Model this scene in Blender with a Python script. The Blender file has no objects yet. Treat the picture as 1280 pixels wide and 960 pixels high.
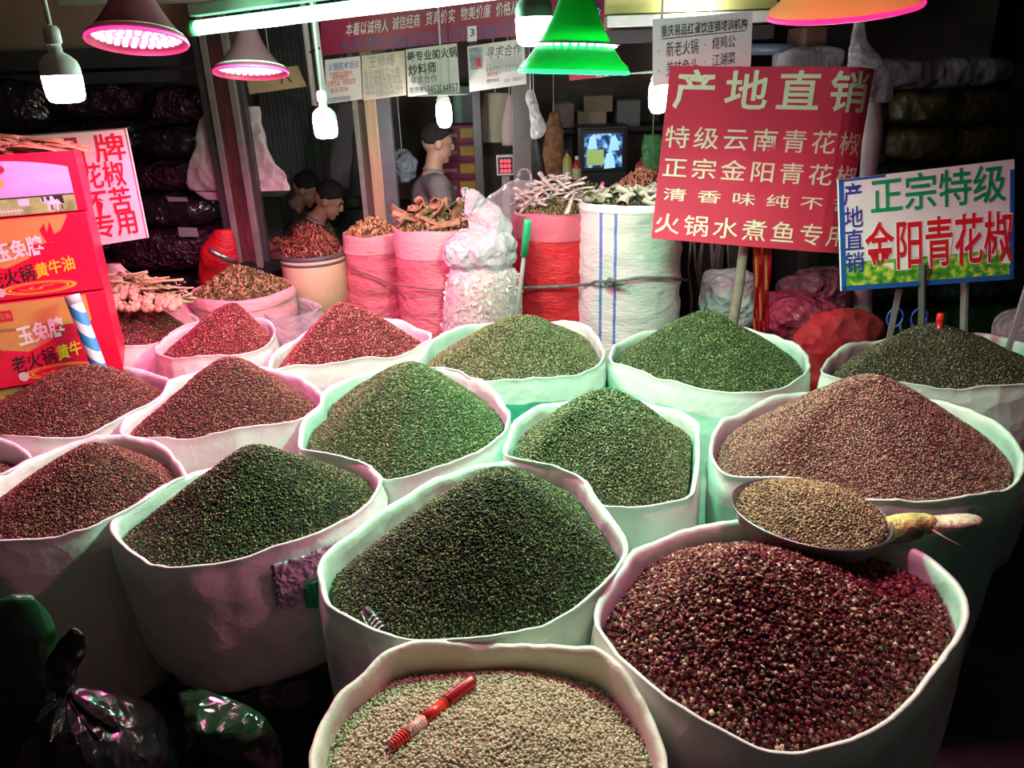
import bpy, bmesh, math, random
from mathutils import Vector, Matrix, noise
R = math.radians
random.seed(7)
scene = bpy.context.scene
COL = scene.collection

# ------------------------------------------------------------------ camera
CAMZ, PITCH, ROLL, FPX = 1.85, R(22), R(2.0), 960.0
F_ = Vector((0, math.cos(PITCH), -math.sin(PITCH)))
R0 = Vector((1, 0, 0)); U0 = R0.cross(F_)
RV = R0 * math.cos(ROLL) - U0 * math.sin(ROLL)
UV = U0 * math.cos(ROLL) + R0 * math.sin(ROLL)
CAM = Vector((0, 0, CAMZ))
cd = bpy.data.cameras.new('camera'); cam = bpy.data.objects.new('camera', cd); COL.objects.link(cam)
cd.sensor_fit = 'HORIZONTAL'; cd.sensor_width = 36; cd.lens = 36 * FPX / 1280; cd.clip_start = .05
cam.matrix_world = Matrix.Translation(CAM) @ Matrix((RV, UV, -F_)).transposed().to_4x4()
scene.camera = cam

# ------------------------------------------------------------------ world, exposure
w = bpy.data.worlds.new('world'); scene.world = w; w.use_nodes = True
w.node_tree.nodes['Background'].inputs[0].default_value = (.75, .78, .9, 1)
w.node_tree.nodes['Background'].inputs[1].default_value = .016
scene.view_settings.view_transform = 'Standard'; scene.view_settings.look = 'None'
scene.view_settings.exposure = 0.18; scene.view_settings.gamma = 1

# ------------------------------------------------------------------ geometry of the view (used to survey where things stand)
def ray(px, py):
    return (F_ + RV * ((px - 640) / FPX) - UV * ((py - 480) / FPX))
def PY(px, py, Y):
    d = ray(px, py); return CAM + d * (Y / d.y)
def PZ(px, py, z):
    d = ray(px, py); return CAM + d * ((z - CAMZ) / d.z)

# ------------------------------------------------------------------ materials
def _ramp(nt, stops, interp='LINEAR'):
    n = nt.nodes.new('ShaderNodeValToRGB'); cr = n.color_ramp; cr.interpolation = interp
    while len(cr.elements) > 1: cr.elements.remove(cr.elements[-1])
    cr.elements[0].position = stops[0][0]; cr.elements[0].color = (*stops[0][1], 1)
    for p, c in stops[1:]:
        e = cr.elements.new(p); e.color = (*c, 1)
    return n
def crumple(m, scale=9, strength=.8, dist=.02):
    nt = m.node_tree; b = nt.nodes['Principled BSDF']; tc = nt.nodes.new('ShaderNodeTexCoord'); nz = nt.nodes.new('ShaderNodeTexNoise'); nz.inputs['Scale'].default_value = scale * .6
    nt.links.new(tc.outputs['Object'], nz.inputs['Vector']); ad = nt.nodes.new('ShaderNodeVectorMath'); ad.operation = 'MULTIPLY_ADD'; ad.inputs[1].default_value = (.12, .12, .12)
    nt.links.new(nz.outputs['Color'], ad.inputs[0]); nt.links.new(tc.outputs['Object'], ad.inputs[2]); prev = None
    for k, a in ((1, 1), (2.6, .45)):
        v = nt.nodes.new('ShaderNodeTexVoronoi'); v.inputs['Scale'].default_value = scale * k; nt.links.new(ad.outputs[0], v.inputs['Vector'])
        ma = nt.nodes.new('ShaderNodeMath'); ma.operation = 'MULTIPLY_ADD'; ma.inputs[1].default_value = a; ma.inputs[2].default_value = 0; nt.links.new(v.outputs['Distance'], ma.inputs[0])
        if prev: nt.links.new(prev, ma.inputs[2])
        prev = ma.outputs[0]
    bp = nt.nodes.new('ShaderNodeBump'); bp.inputs['Strength'].default_value = strength; bp.inputs['Distance'].default_value = dist
    if b.inputs['Normal'].links: nt.links.new(b.inputs['Normal'].links[0].from_socket, bp.inputs['Normal'])
    nt.links.new(prev, bp.inputs['Height']); nt.links.new(bp.outputs[0], b.inputs['Normal']); return m
def mat(name, col, rough=.55, metal=0, var=.12, scale=14, bump=0, bscale=60, emit=None, strength=0, trans=0, alpha=1, spec=.5, stretch=(1, 1, 1), clear=0, detail=4):
    m = bpy.data.materials.new(name); m.use_nodes = True; nt = m.node_tree; b = nt.nodes['Principled BSDF']
    tc = nt.nodes.new('ShaderNodeTexCoord'); mp = nt.nodes.new('ShaderNodeMapping'); mp.inputs['Scale'].default_value = stretch
    nt.links.new(tc.outputs['Object'], mp.inputs[0])
    nz = nt.nodes.new('ShaderNodeTexNoise'); nz.inputs['Scale'].default_value = scale; nz.inputs['Detail'].default_value = detail
    nt.links.new(mp.outputs[0], nz.inputs['Vector'])
    r = _ramp(nt, [(.3, tuple(max(0, c * (1 - var)) for c in col)), (.7, tuple(min(1, c * (1 + var)) for c in col))])
    nt.links.new(nz.outputs[0], r.inputs[0]); nt.links.new(r.outputs[0], b.inputs['Base Color'])
    b.inputs['Roughness'].default_value = rough; b.inputs['Metallic'].default_value = metal
    b.inputs['Specular IOR Level'].default_value = spec
    if clear: b.inputs['Coat Weight'].default_value = clear
    if bump:
        n2 = nt.nodes.new('ShaderNodeTexNoise'); n2.inputs['Scale'].default_value = bscale; n2.inputs['Detail'].default_value = 5
        nt.links.new(mp.outputs[0], n2.inputs['Vector'])
        bp = nt.nodes.new('ShaderNodeBump'); bp.inputs['Strength'].default_value = bump; bp.inputs['Distance'].default_value = .01
        nt.links.new(n2.outputs[0], bp.inputs['Height']); nt.links.new(bp.outputs[0], b.inputs['Normal'])
    if emit: b.inputs['Emission Color'].default_value = (*emit, 1); b.inputs['Emission Strength'].default_value = strength
    if trans: b.inputs['Transmission Weight'].default_value = trans; b.inputs['IOR'].default_value = 1.1
    b.inputs['Alpha'].default_value = alpha
    return m
def sheet_mat(name, col, rough=.4, thru=.25, var=.06, bump=.35, bscale=25, stretch=(1, 1, 1), clear=0.0):
    """plastic or woven sheet that lets a little light through"""
    m = mat(name, col, rough, 0, var, 6, bump, bscale, stretch=stretch, clear=clear); nt = m.node_tree
    b = nt.nodes['Principled BSDF']; out = nt.nodes['Material Output']
    tr = nt.nodes.new('ShaderNodeBsdfTranslucent'); tr.inputs[0].default_value = (*col, 1)
    mx = nt.nodes.new('ShaderNodeMixShader'); mx.inputs[0].default_value = thru
    nt.links.new(b.outputs[0], mx.inputs[1]); nt.links.new(tr.outputs[0], mx.inputs[2]); nt.links.new(mx.outputs[0], out.inputs[0])
    return m
def film_mat(name, col, clearness=.5, rough=.25):
    """thin see-through plastic film"""
    m = mat(name, col, rough, 0, .08, 8, .5, 30); nt = m.node_tree
    b = nt.nodes['Principled BSDF']; out = nt.nodes['Material Output']
    tr = nt.nodes.new('ShaderNodeBsdfTransparent'); tr.inputs[0].default_value = (1, 1, 1, 1)
    lw = nt.nodes.new('ShaderNodeLayerWeight'); lw.inputs[0].default_value = .35
    ma = nt.nodes.new('ShaderNodeMath'); ma.operation = 'MULTIPLY_ADD'; ma.inputs[1].default_value = -clearness; ma.inputs[2].default_value = clearness
    nt.links.new(lw.outputs['Facing'], ma.inputs[0])
    mx = nt.nodes.new('ShaderNodeMixShader')
    nt.links.new(ma.outputs[0], mx.inputs[0]); nt.links.new(b.outputs[0], mx.inputs[1]); nt.links.new(tr.outputs[0], mx.inputs[2]); nt.links.new(mx.outputs[0], out.inputs[0])
    return m
def grain_mat(name, stops, rough=.5, inner=None, spec=.4):
    """each grain takes one colour out of the palette; INNER is the pale inside of an open husk"""
    m = bpy.data.materials.new(name); m.use_nodes = True; nt = m.node_tree; b = nt.nodes['Principled BSDF']
    oi = nt.nodes.new('ShaderNodeObjectInfo'); r = _ramp(nt, stops)
    nt.links.new(oi.outputs['Random'], r.inputs[0]); src = r.outputs[0]
    if inner:
        g = nt.nodes.new('ShaderNodeNewGeometry'); mx = nt.nodes.new('ShaderNodeMix'); mx.data_type = 'RGBA'
        nt.links.new(g.outputs['Backfacing'], mx.inputs['Factor']); nt.links.new(src, mx.inputs[6]); mx.inputs[7].default_value = (*inner, 1); src = mx.outputs[2]
    nt.links.new(src, b.inputs['Base Color']); b.inputs['Roughness'].default_value = rough; b.inputs['Specular IOR Level'].default_value = spec
    return m
_mc = {}
def M(name, *a, **k):
    if name not in _mc: _mc[name] = mat(name, *a, **k)
    return _mc[name]

# ------------------------------------------------------------------ object helpers
ORG = {}
def tag(o, label=None, cat=None, group=None, kind=None):
    if label: o['label'] = label
    if cat: o['category'] = cat
    if group: o['group'] = group
    if kind: o['kind'] = kind
    return o
def root(name, loc, label, cat, group=None):
    o = bpy.data.objects.new(name, None); COL.objects.link(o); o.location = loc; o.empty_display_size = .05
    ORG[o.name] = Vector(loc); return tag(o, label, cat, group)
class MB:
    def __init__(s): s.v = []; s.f = []; s.m = []
    def add(s, vs, fs, mi=0):
        k = len(s.v); s.v += [Vector(v) for v in vs]; s.f += [tuple(i + k for i in f) for f in fs]; s.m += [mi] * len(fs); return s
    def box(s, c, d, rot=None, mi=0):
        c = Vector(c); rot = rot or Matrix.Identity(3); vs = []
        for x in (-1, 1):
            for y in (-1, 1):
                for z in (-1, 1): vs.append(c + rot @ Vector((x * d[0] / 2, y * d[1] / 2, z * d[2] / 2)))
        return s.add(vs, [(0, 1, 3, 2), (4, 6, 7, 5), (0, 4, 5, 1), (2, 3, 7, 6), (0, 2, 6, 4), (1, 5, 7, 3)], mi)
    def bar(s, a, b, wd, dp=None, mi=0, up=(0, 0, 1)):
        a = Vector(a); b = Vector(b); z = (b - a).normalized(); u = Vector(up)
        x = z.cross(u); x = x.normalized() if x.length > 1e-4 else Vector((1, 0, 0)); y = z.cross(x)
        return s.box((a + b) / 2, (wd, dp or wd, (b - a).length), Matrix((x, y, z)).transposed(), mi)
    def tube(s, path, rad, n=10, mi=0, cap=True, flat=1.0):
        path = [Vector(p) for p in path]; rr = rad if isinstance(rad, (list, tuple)) else [rad] * len(path)
        ref = Vector((.13, .2, .97)); vs = []
        for i, p in enumerate(path):
            t = (path[min(i + 1, len(path) - 1)] - path[max(i - 1, 0)]).normalized()
            x = t.cross(ref)
            if x.length < .05: x = t.cross(Vector((1, 0, 0)))
            x.normalize(); y = t.cross(x)
            for k in range(n):
                a = 2 * math.pi * k / n; vs.append(p + x * math.cos(a) * rr[i] + y * math.sin(a) * rr[i] * flat)
        fs = []
        for i in range(len(path) - 1):
            for k in range(n):
                a, b = i * n + k, i * n + (k + 1) % n; fs.append((a, b, b + n, a + n))
        if cap: fs.append(tuple(range(n))[::-1]); fs.append(tuple((len(path) - 1) * n + k for k in range(n)))
        return s.add(vs, fs, mi)
    def lathe(s, prof, c, n=24, mi=0, tilt=None, cap=False):
        c = Vector(c); tilt = tilt or Matrix.Identity(3); vs = []
        for (r, z) in prof:
            for k in range(n):
                a = 2 * math.pi * k / n; vs.append(c + tilt @ Vector((r * math.cos(a), r * math.sin(a), z)))
        fs = [(i * n + k, i * n + (k + 1) % n, (i + 1) * n + (k + 1) % n, (i + 1) * n + k) for i in range(len(prof) - 1) for k in range(n)]
        if cap: fs.append(tuple(range(n))[::-1]); fs.append(tuple((len(prof) - 1) * n + k for k in range(n)))
        return s.add(vs, fs, mi)
    def grid(s, fn, nu, nv, mi=0, thick=0):
        """surface fn(u,v) as a sheet, with thickness when THICK"""
        P = [[Vector(fn(i / nu, j / nv)) for i in range(nu + 1)] for j in range(nv + 1)]
        vs = [p for row in P for p in row]; W = nu + 1
        fs = [(j * W + i, (j + 1) * W + i, (j + 1) * W + i + 1, j * W + i + 1) for j in range(nv) for i in range(nu)]
        if thick:
            k = len(vs); back = []
            for j in range(nv + 1):
                for i in range(nu + 1):
                    du = P[j][min(i + 1, nu)] - P[j][max(i - 1, 0)]; dv = P[min(j + 1, nv)][i] - P[max(j - 1, 0)][i]
                    n = dv.cross(du); n = n.normalized() if n.length > 1e-9 else Vector((0, 1, 0))
                    back.append(P[j][i] + (-n if False else n) * -thick if False else P[j][i] + n * thick)
            vs += back; fs += [tuple(x + k for x in f[::-1]) for f in fs]
            loop = [i for i in range(W)] + [j * W + nu for j in range(1, nv + 1)] + [nv * W + i for i in range(nu - 1, -1, -1)] + [j * W for j in range(nv - 1, 0, -1)]
            L = len(loop); fs += [(loop[q], loop[(q + 1) % L], loop[(q + 1) % L] + k, loop[q] + k) for q in range(L)]
        return s.add(vs, fs, mi)
    def build(s, name, mats, parent=None, smooth=True, bevel=0, label=None, cat=None, group=None, kind=None, fix=True, sub=0):
        me = bpy.data.meshes.new(name); off = ORG[parent.name] if parent else Vector((0, 0, 0))
        mats = mats if isinstance(mats, (list, tuple)) else [mats]
        org = off
        if not parent:
            lo = Vector((min(v.x for v in s.v), min(v.y for v in s.v), min(v.z for v in s.v))); hi = Vector((max(v.x for v in s.v), max(v.y for v in s.v), 0))
            org = Vector(((lo.x + hi.x) / 2, (lo.y + hi.y) / 2, lo.z))
        me.from_pydata([v - org for v in s.v], [], s.f); me.validate()
        for m in mats: me.materials.append(m)
        if len(me.polygons) == len(s.m): me.polygons.foreach_set('material_index', s.m)
        if fix:
            b = bmesh.new(); b.from_mesh(me); bmesh.ops.recalc_face_normals(b, faces=b.faces); b.to_mesh(me); b.free()
        me.polygons.foreach_set('use_smooth', [smooth] * len(me.polygons)); me.update()
        o = bpy.data.objects.new(name, me); COL.objects.link(o)
        if parent: o.parent = parent
        else: o.location = org
        ORG[o.name] = org.copy()
        if bevel:
            md = o.modifiers.new('bevel', 'BEVEL'); md.width = bevel; md.segments = 2; md.limit_method = 'ANGLE'
        if sub:
            md = o.modifiers.new('sub', 'SUBSURF'); md.levels = sub; md.render_levels = sub
        return tag(o, label, cat, group, kind)
def ramp1(t, a, b): return max(0., min(1., (t - a) / (b - a)))
def fold(p, sc=1, oct=3):
    """ridged noise, like creases of plastic"""
    v = 0; am = 1; q = Vector(p) * sc
    for i in range(oct): v += am * (1 - 2 * abs(noise.noise(q))); q = q * 2.1 + Vector((3.1, 1.7, 9.2)); am *= .5
    return v / 1.75

def crk(p, sc=1):
    q = Vector(p) * sc; q = q + .35 * noise.noise_vector(q * .8)
    return 1.3 * noise.voronoi(q)[0][0] - .6
# ------------------------------------------------------------------ lettering
_gl = {}
def glyph(ch, wt=0):
    k = (ch, wt)
    if k not in _gl:
        c = bpy.data.curves.new('t', 'FONT'); c.body = ch; c.resolution_u = 2; c.offset = wt
        o = bpy.data.objects.new('t', c); COL.objects.link(o); bpy.context.view_layer.update()
        m = bpy.data.meshes.new_from_object(o.evaluated_get(bpy.context.evaluated_depsgraph_get()))
        _gl[k] = ([tuple(v.co[:2]) for v in m.vertices], [tuple(p.vertices) for p in m.polygons])
        bpy.data.objects.remove(o); bpy.data.curves.remove(c); bpy.data.meshes.remove(m)
    return _gl[k]
def write(mb, text, S, rect, wt=0, mode='cells', vertical=False, shear=0, mi=0, g=1.0):
    """lay TEXT on surface S(u,v,h) inside rect (u0,v0,u1,v1), v down"""
    u0, v0, u1, v1 = rect
    if mode == 'cells':
        n = len(text)
        for i, ch in enumerate(text):
            if ch == ' ': continue
            vs, fs = glyph(ch, wt)
            if vertical: a0, a1, b0, b1 = u0, u1, v0 + (v1 - v0) * i / n, v0 + (v1 - v0) * (i + 1) / n
            else: a0, a1, b0, b1 = u0 + (u1 - u0) * i / n, u0 + (u1 - u0) * (i + 1) / n, v0, v1
            mb.add([S(a0 + (a1 - a0) * (.5 + g * (x - .5) + shear * y), b0 + (b1 - b0) * (.88 - y), 1) for x, y in vs], fs, mi)
    else:
        vs, fs = glyph(text, wt); xs = [p[0] for p in vs]; ys = [p[1] for p in vs]
        x0, x1, y0, y1 = min(xs), max(xs), min(ys), max(ys)
        mb.add([S(u0 + (u1 - u0) * ((x - x0) / (x1 - x0) + shear * (y - y0)), v0 + (v1 - v0) * (1 - (y - y0) / (y1 - y0)), 1) for x, y in vs], fs, mi)
    return mb
def quad_surface(tl, tr, br, bl, lift=.002, bend=None):
    tl, tr, br, bl = map(Vector, (tl, tr, br, bl)); n = (bl - tl).cross(tr - tl).normalized()
    if n.dot(CAM - tl) < 0: n = -n
    def S(u, v, h=0):
        p = (tl * (1 - u) + tr * u) * (1 - v) + (bl * (1 - u) + br * u) * v
        if bend: p = p + n * bend(u, v)
        return p + n * (h * lift)
    S.n = n
    return S
def board(name, S, th, m, parent, nu=14, nv=8, **k):
    mb = MB(); W = nu + 1; fr = [S(i / nu, j / nv, 0) for j in range(nv + 1) for i in range(nu + 1)]; K = len(fr)
    bk = [p - S.n * th for p in fr]
    fs = [(j * W + i, (j + 1) * W + i, (j + 1) * W + i + 1, j * W + i + 1) for j in range(nv) for i in range(nu)]
    fs += [tuple(x + K for x in f[::-1]) for f in fs]
    loop = [i for i in range(W)] + [j * W + nu for j in range(1, nv + 1)] + [nv * W + i for i in range(nu - 1, -1, -1)] + [j * W for j in range(nv - 1, 0, -1)]
    L = len(loop); fs += [(loop[q], loop[(q + 1) % L], loop[(q + 1) % L] + K, loop[q] + K) for q in range(L)]
    mb.add(fr + bk, fs); return mb.build(name, m, parent, smooth=False, **k)
def patch(mb, S, rect, h=.5, mi=0, nu=10, nv=6):
    u0, v0, u1, v1 = rect
    return mb.add([S(u0 + (u1 - u0) * i / nu, v0 + (v1 - v0) * j / nv, h) for j in range(nv + 1) for i in range(nu + 1)],
                  [(j * (nu + 1) + i, (j + 1) * (nu + 1) + i, (j + 1) * (nu + 1) + i + 1, j * (nu + 1) + i + 1) for j in range(nv) for i in range(nu)], mi)
def disc(mb, S, c, r, asp=1, h=.6, n=20, mi=0, ring=0, a0=0, a1=2 * math.pi):
    pts = [S(c[0] + r * math.cos(a0 + (a1 - a0) * k / n), c[1] + r * asp * math.sin(a0 + (a1 - a0) * k / n), h) for k in range(n + 1)]
    if ring:
        q = [S(c[0] + r * ring * math.cos(a0 + (a1 - a0) * k / n), c[1] + r * ring * asp * math.sin(a0 + (a1 - a0) * k / n), h) for k in range(n + 1)]
        return mb.add(pts + q, [(k, k + 1, n + 2 + k, n + 1 + k) for k in range(n)], mi)
    return mb.add(pts, [tuple(range(n + 1))] if a1 - a0 < 6.28 else [tuple(range(n))], mi)

# ------------------------------------------------------------------ grains (stuff): instances made inside the pile's own nodes
def grain_nodes(kind, size, density, gm, seed):
    ng = bpy.data.node_groups.new('grains', 'GeometryNodeTree')
    ng.interface.new_socket('Geometry', in_out='INPUT', socket_type='NodeSocketGeometry')
    ng.interface.new_socket('Geometry', in_out='OUTPUT', socket_type='NodeSocketGeometry')
    N = ng.nodes.new; L = ng.links.new
    gi = N('NodeGroupInput'); go = N('NodeGroupOutput')
    dp = N('GeometryNodeDistributePointsOnFaces'); dp.inputs['Density'].default_value = density; dp.inputs['Seed'].default_value = seed
    nrm = N('GeometryNodeInputNormal'); sx = N('ShaderNodeSeparateXYZ'); L(nrm.outputs[0], sx.inputs[0])
    cp = N('FunctionNodeCompare'); cp.data_type = 'FLOAT'; cp.operation = 'GREATER_THAN'; cp.inputs[1].default_value = .25
    L(sx.outputs[2], cp.inputs[0]); L(cp.outputs[0], dp.inputs['Selection']); L(gi.outputs[0], dp.inputs[0])
    jv = N('GeometryNodeJoinGeometry')
    for v in range(4):
        ic = N('GeometryNodeMeshIcoSphere'); ic.inputs['Radius'].default_value = 1
        ic.inputs['Subdivisions'].default_value = 2 if kind in ('bead', 'husk') else 1
        last = ic.outputs[0]
        if kind != 'bead':
            pos = N('GeometryNodeInputPosition'); ad = N('ShaderNodeVectorMath'); ad.operation = 'ADD'; ad.inputs[1].default_value = (v * 7.3, v * 2.1, 4)
            L(pos.outputs[0], ad.inputs[0]); nz = N('ShaderNodeTexNoise'); nz.inputs['Scale'].default_value = 1.6 if kind != 'husk' else 1.5
            L(ad.outputs[0], nz.inputs['Vector']); sb = N('ShaderNodeVectorMath'); sb.operation = 'SUBTRACT'; sb.inputs[1].default_value = (.5, .5, .5)
            L(nz.outputs['Color'], sb.inputs[0]); sc = N('ShaderNodeVectorMath'); sc.operation = 'SCALE'; sc.inputs['Scale'].default_value = 1.3 if kind != 'husk' else 2.3
            L(sb.outputs[0], sc.inputs[0]); sp = N('GeometryNodeSetPosition'); L(last, sp.inputs[0]); L(sc.outputs[0], sp.inputs['Offset']); last = sp.outputs[0]
        if kind == 'husk' and v < 3:
            pos = N('GeometryNodeInputPosition'); s2 = N('ShaderNodeSeparateXYZ'); L(pos.outputs[0], s2.inputs[0])
            c2 = N('FunctionNodeCompare'); c2.data_type = 'FLOAT'; c2.operation = 'GREATER_THAN'; c2.inputs[1].default_value = .15 * v - .1; L(s2.outputs[2], c2.inputs[0])
            dl = N('GeometryNodeDeleteGeometry'); dl.domain = 'FACE'; L(last, dl.inputs[0]); L(c2.outputs[0], dl.inputs['Selection']); last = dl.outputs[0]
        if kind in ('chip', 'stick'):
            tr = N('GeometryNodeTransform'); tr.inputs['Scale'].default_value = (1.7, .9, .3) if kind == 'chip' else (2.6, .42, .42); L(last, tr.inputs[0]); last = tr.outputs[0]
        ss = N('GeometryNodeSetShadeSmooth'); L(last, ss.inputs[0]); ss.inputs['Shade Smooth'].default_value = kind != 'chip'
        sm = N('GeometryNodeSetMaterial'); sm.inputs['Material'].default_value = gm; L(ss.outputs[0], sm.inputs[0])
        gt = N('GeometryNodeGeometryToInstance'); L(sm.outputs[0], gt.inputs[0]); L(gt.outputs[0], jv.inputs[0])
    rr = N('FunctionNodeRandomValue'); rr.data_type = 'FLOAT_VECTOR'; rr.inputs[1].default_value = (6.28, 6.28, 6.28)
    rs = N('FunctionNodeRandomValue'); rs.data_type = 'FLOAT'; rs.inputs[2].default_value = size * .40; rs.inputs[3].default_value = size * .60
    if kind == 'bead': rs.inputs[2].default_value = size * .46; rs.inputs[3].default_value = size * .54
    # push each grain a little in or out along the slope
    rh = N('FunctionNodeRandomValue'); rh.data_type = 'FLOAT'; rh.inputs[2].default_value = -size * .25; rh.inputs[3].default_value = size * .55; rh.inputs['Seed'].default_value = 5
    mv = N('ShaderNodeVectorMath'); mv.operation = 'SCALE'; L(dp.outputs['Normal'], mv.inputs[0]); L(rh.outputs[1], mv.inputs['Scale'])
    sp = N('GeometryNodeSetPosition'); L(dp.outputs['Points'], sp.inputs[0]); L(mv.outputs[0], sp.inputs['Offset'])
    ip = N('GeometryNodeInstanceOnPoints'); L(sp.outputs[0], ip.inputs['Points']); L(jv.outputs[0], ip.inputs['Instance']); ip.inputs['Pick Instance'].default_value = True
    L(rr.outputs[0], ip.inputs['Rotation']); L(rs.outputs[1], ip.inputs['Scale'])
    j = N('GeometryNodeJoinGeometry'); L(gi.outputs[0], j.inputs[0]); L(ip.outputs[0], j.inputs[0]); L(j.outputs[0], go.inputs[0])
    return ng
_dens = 1.0
def add_grains(o, kind, size, gm, k=1.7, seed=1):
    md = o.modifiers.new('grains', 'NODES'); md.node_group = grain_nodes(kind, size, k / size ** 2, gm, seed); return o

# ------------------------------------------------------------------ sacks and heaps
def closed_ring(pts, n=120):
    out = []; L = len(pts)
    seg = [(pts[(i + 1) % L] - pts[i]).length for i in range(L)]; T = sum(seg)
    for k in range(n):
        t = T * k / n; i = 0
        while t > seg[i]: t -= seg[i]; i += 1
        f = t / seg[i]; a, b, c, d = pts[i - 1], pts[i], pts[(i + 1) % L], pts[(i + 2) % L]
        out.append(.5 * ((2 * b) + (c - a) * f + (2 * a - 5 * b + 4 * c - d) * f * f + (3 * b - a - 3 * c + d) * f ** 3))
    return out
def inset(ring, d):
    n = len(ring); out = []
    for i in range(n):
        t = (ring[(i + 2) % n] - ring[i - 2]); nn = Vector((-t.y, t.x, 0)).normalized(); out.append(ring[i] + nn * d)
    c = sum(ring, Vector()) / n
    if (out[0] - c).length > (ring[0] - c).length and d > 0: return inset(ring, -d)
    return out
def sack(ring, zr, zb, m, seed, name='white_sack', label='', group=None, taper=.95, lip=.012, deep=.12, wr=1.0, jit=.017, bulge=.01, mats2=None):
    n = len(ring); c = sum(ring, Vector()) / n; mb = MB(); rows = []
    sd = Vector((seed * 3.7, seed * 1.3, 0))
    ring = [p + (p - c).normalized() * (.006 * min(0, noise.noise(p * 13 + sd) * 1.5)) for p in ring]
    h = [jit * 1.4 * noise.noise(p * 5 + sd) + jit * .55 * fold(p * 9 + sd, 1, 2) for p in ring]
    def row(d, z, k, amp, hk=1.0):
        r = inset(ring, d) if abs(d) > 1e-5 else ring; o = []
        for i, p in enumerate(r):
            q = c + (p - c) * k; nn = (q - c).normalized()
            a = fold(Vector((q.x * 3, q.y * 3, z * 1.2)) + sd, 2.2, 3) + .45 * fold(Vector((q.x * 3, q.y * 3, z * 2.4)) + sd, 7, 2)
            o.append(Vector((q.x, q.y, 0)) + nn * (a * amp) + Vector((0, 0, z + h[i] * hk)))
        rows.append(o)
    zi = zr
    row(.022, zi - deep, .985, .0015, 0); row(.019, zi - .05, 1, .0025, .3); row(.018, zi - .018, 1, .003, .8); row(.0165, zi - .003, 1, .002); row(.011, zi + .007, 1, .0015)
    row(.003, zi + .009, 1, .0018); row(-.004, zi + .004, 1, .002); row(-.0075, zi - .007, 1, .003); row(-.004, zi - .021, 1, .004)
    H = zi - zb
    for k in range(1, 13):
        t = k / 12; z = zi - .022 - (H - .022) * t
        kk = 1 - (1 - taper) * t + bulge * math.sin(math.pi * t)
        kk *= 1 - .10 * ramp1(t, .9, 1)
        row(.003, z, kk, .011 * wr * (1.1 - .5 * t), 1 - t)
    vs = [p for r in rows for p in r]
    fs = [(i * n + k, i * n + (k + 1) % n, (i + 1) * n + (k + 1) % n, (i + 1) * n + k) for i in range(len(rows) - 1) for k in range(n)]
    fs.append(tuple((len(rows) - 1) * n + k for k in range(n)))
    mb.add(vs, fs); cut = 9 * n            # below the turned-over rim the wall colour may have green lamplight painted in
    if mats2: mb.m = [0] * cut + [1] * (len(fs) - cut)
    o = mb.build(name, [m, mats2] if mats2 else m, label=label, cat='sack', group=group)
    return o
def heap(ring, zr, apex, H, base_m, seed, label, name, edge=.036, ins=.030, a=.20, kind='berry', size=.0055, gm=None, k=1.7, NR=26, power=1.0, cat='spice', group=None, skirt=.05):
    n = len(ring); r = inset(ring, ins); c = Vector((apex[0], apex[1], 0)); vs = []; sd = Vector((seed * 2.7, seed, 5))
    for j in range(NR + 1):
        t = j / NR
        for i in range(n):
            p = r[i]; q = c + (Vector((p.x, p.y, 0)) - c) * t
            g = (math.sqrt(1 + a * a) - math.sqrt(t * t + a * a)) / (math.sqrt(1 + a * a) - a)
            z = zr - edge + H * g ** power + (.006 * noise.noise(q * 7 + sd) + .003 * noise.noise(q * 22 + sd)) * (1 - t ** 6) * 1.5
            vs.append(Vector((q.x, q.y, z)))
    mb = MB(); fs = [(i * n + q, i * n + (q + 1) % n, (i + 1) * n + (q + 1) % n, (i + 1) * n + q) for i in range(NR) for q in range(n)]
    k0 = len(vs); vs += [Vector((c.x + (v.x - c.x) * .96, c.y + (v.y - c.y) * .96, zr - edge - skirt)) for v in vs[-n:]]
    fs += [(NR * n + q, NR * n + (q + 1) % n, k0 + (q + 1) % n, k0 + q) for q in range(n)]; fs.append(tuple(k0 + q for q in range(n)))
    mb.add(vs, fs); o = mb.build(name, base_m, label=label, cat=cat, kind='stuff', group=group)
    if gm: add_grains(o, kind, size, gm, k, seed)
    return o
# @@SETTING
# ================================================================== SETTING
def stru(mb, name, m, smooth=False, bevel=0): return mb.build(name, m, smooth=smooth, bevel=bevel, kind='structure')
m_floor = M('floor_concrete', (.035, .033, .032), .7, var=.4, scale=5, bump=.3)
m_dark = M('grimy_wall', (.045, .04, .04), .8, var=.5, scale=3, bump=.3)
m_ceil = M('stained_ceiling', (.30, .17, .13), .85, var=.25, scale=2, bump=.15)
stru(MB().box((0, 3.4, -.05), (9, 9.4, .1)), 'floor', m_floor)
stru(MB().box((0, 8.05, 1.6), (9, .1, 3.3)), 'wall_back', m_dark)
stru(MB().box((-4.45, 3.4, 1.6), (.1, 9.4, 3.3)), 'wall_left', m_dark)
stru(MB().box((4.45, 3.4, 1.6), (.1, 9.4, 3.3)), 'wall_right', m_dark)
stru(MB().box((0, 3.4, 3.3), (9, 9.4, .1)), 'ceiling', m_ceil)

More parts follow.
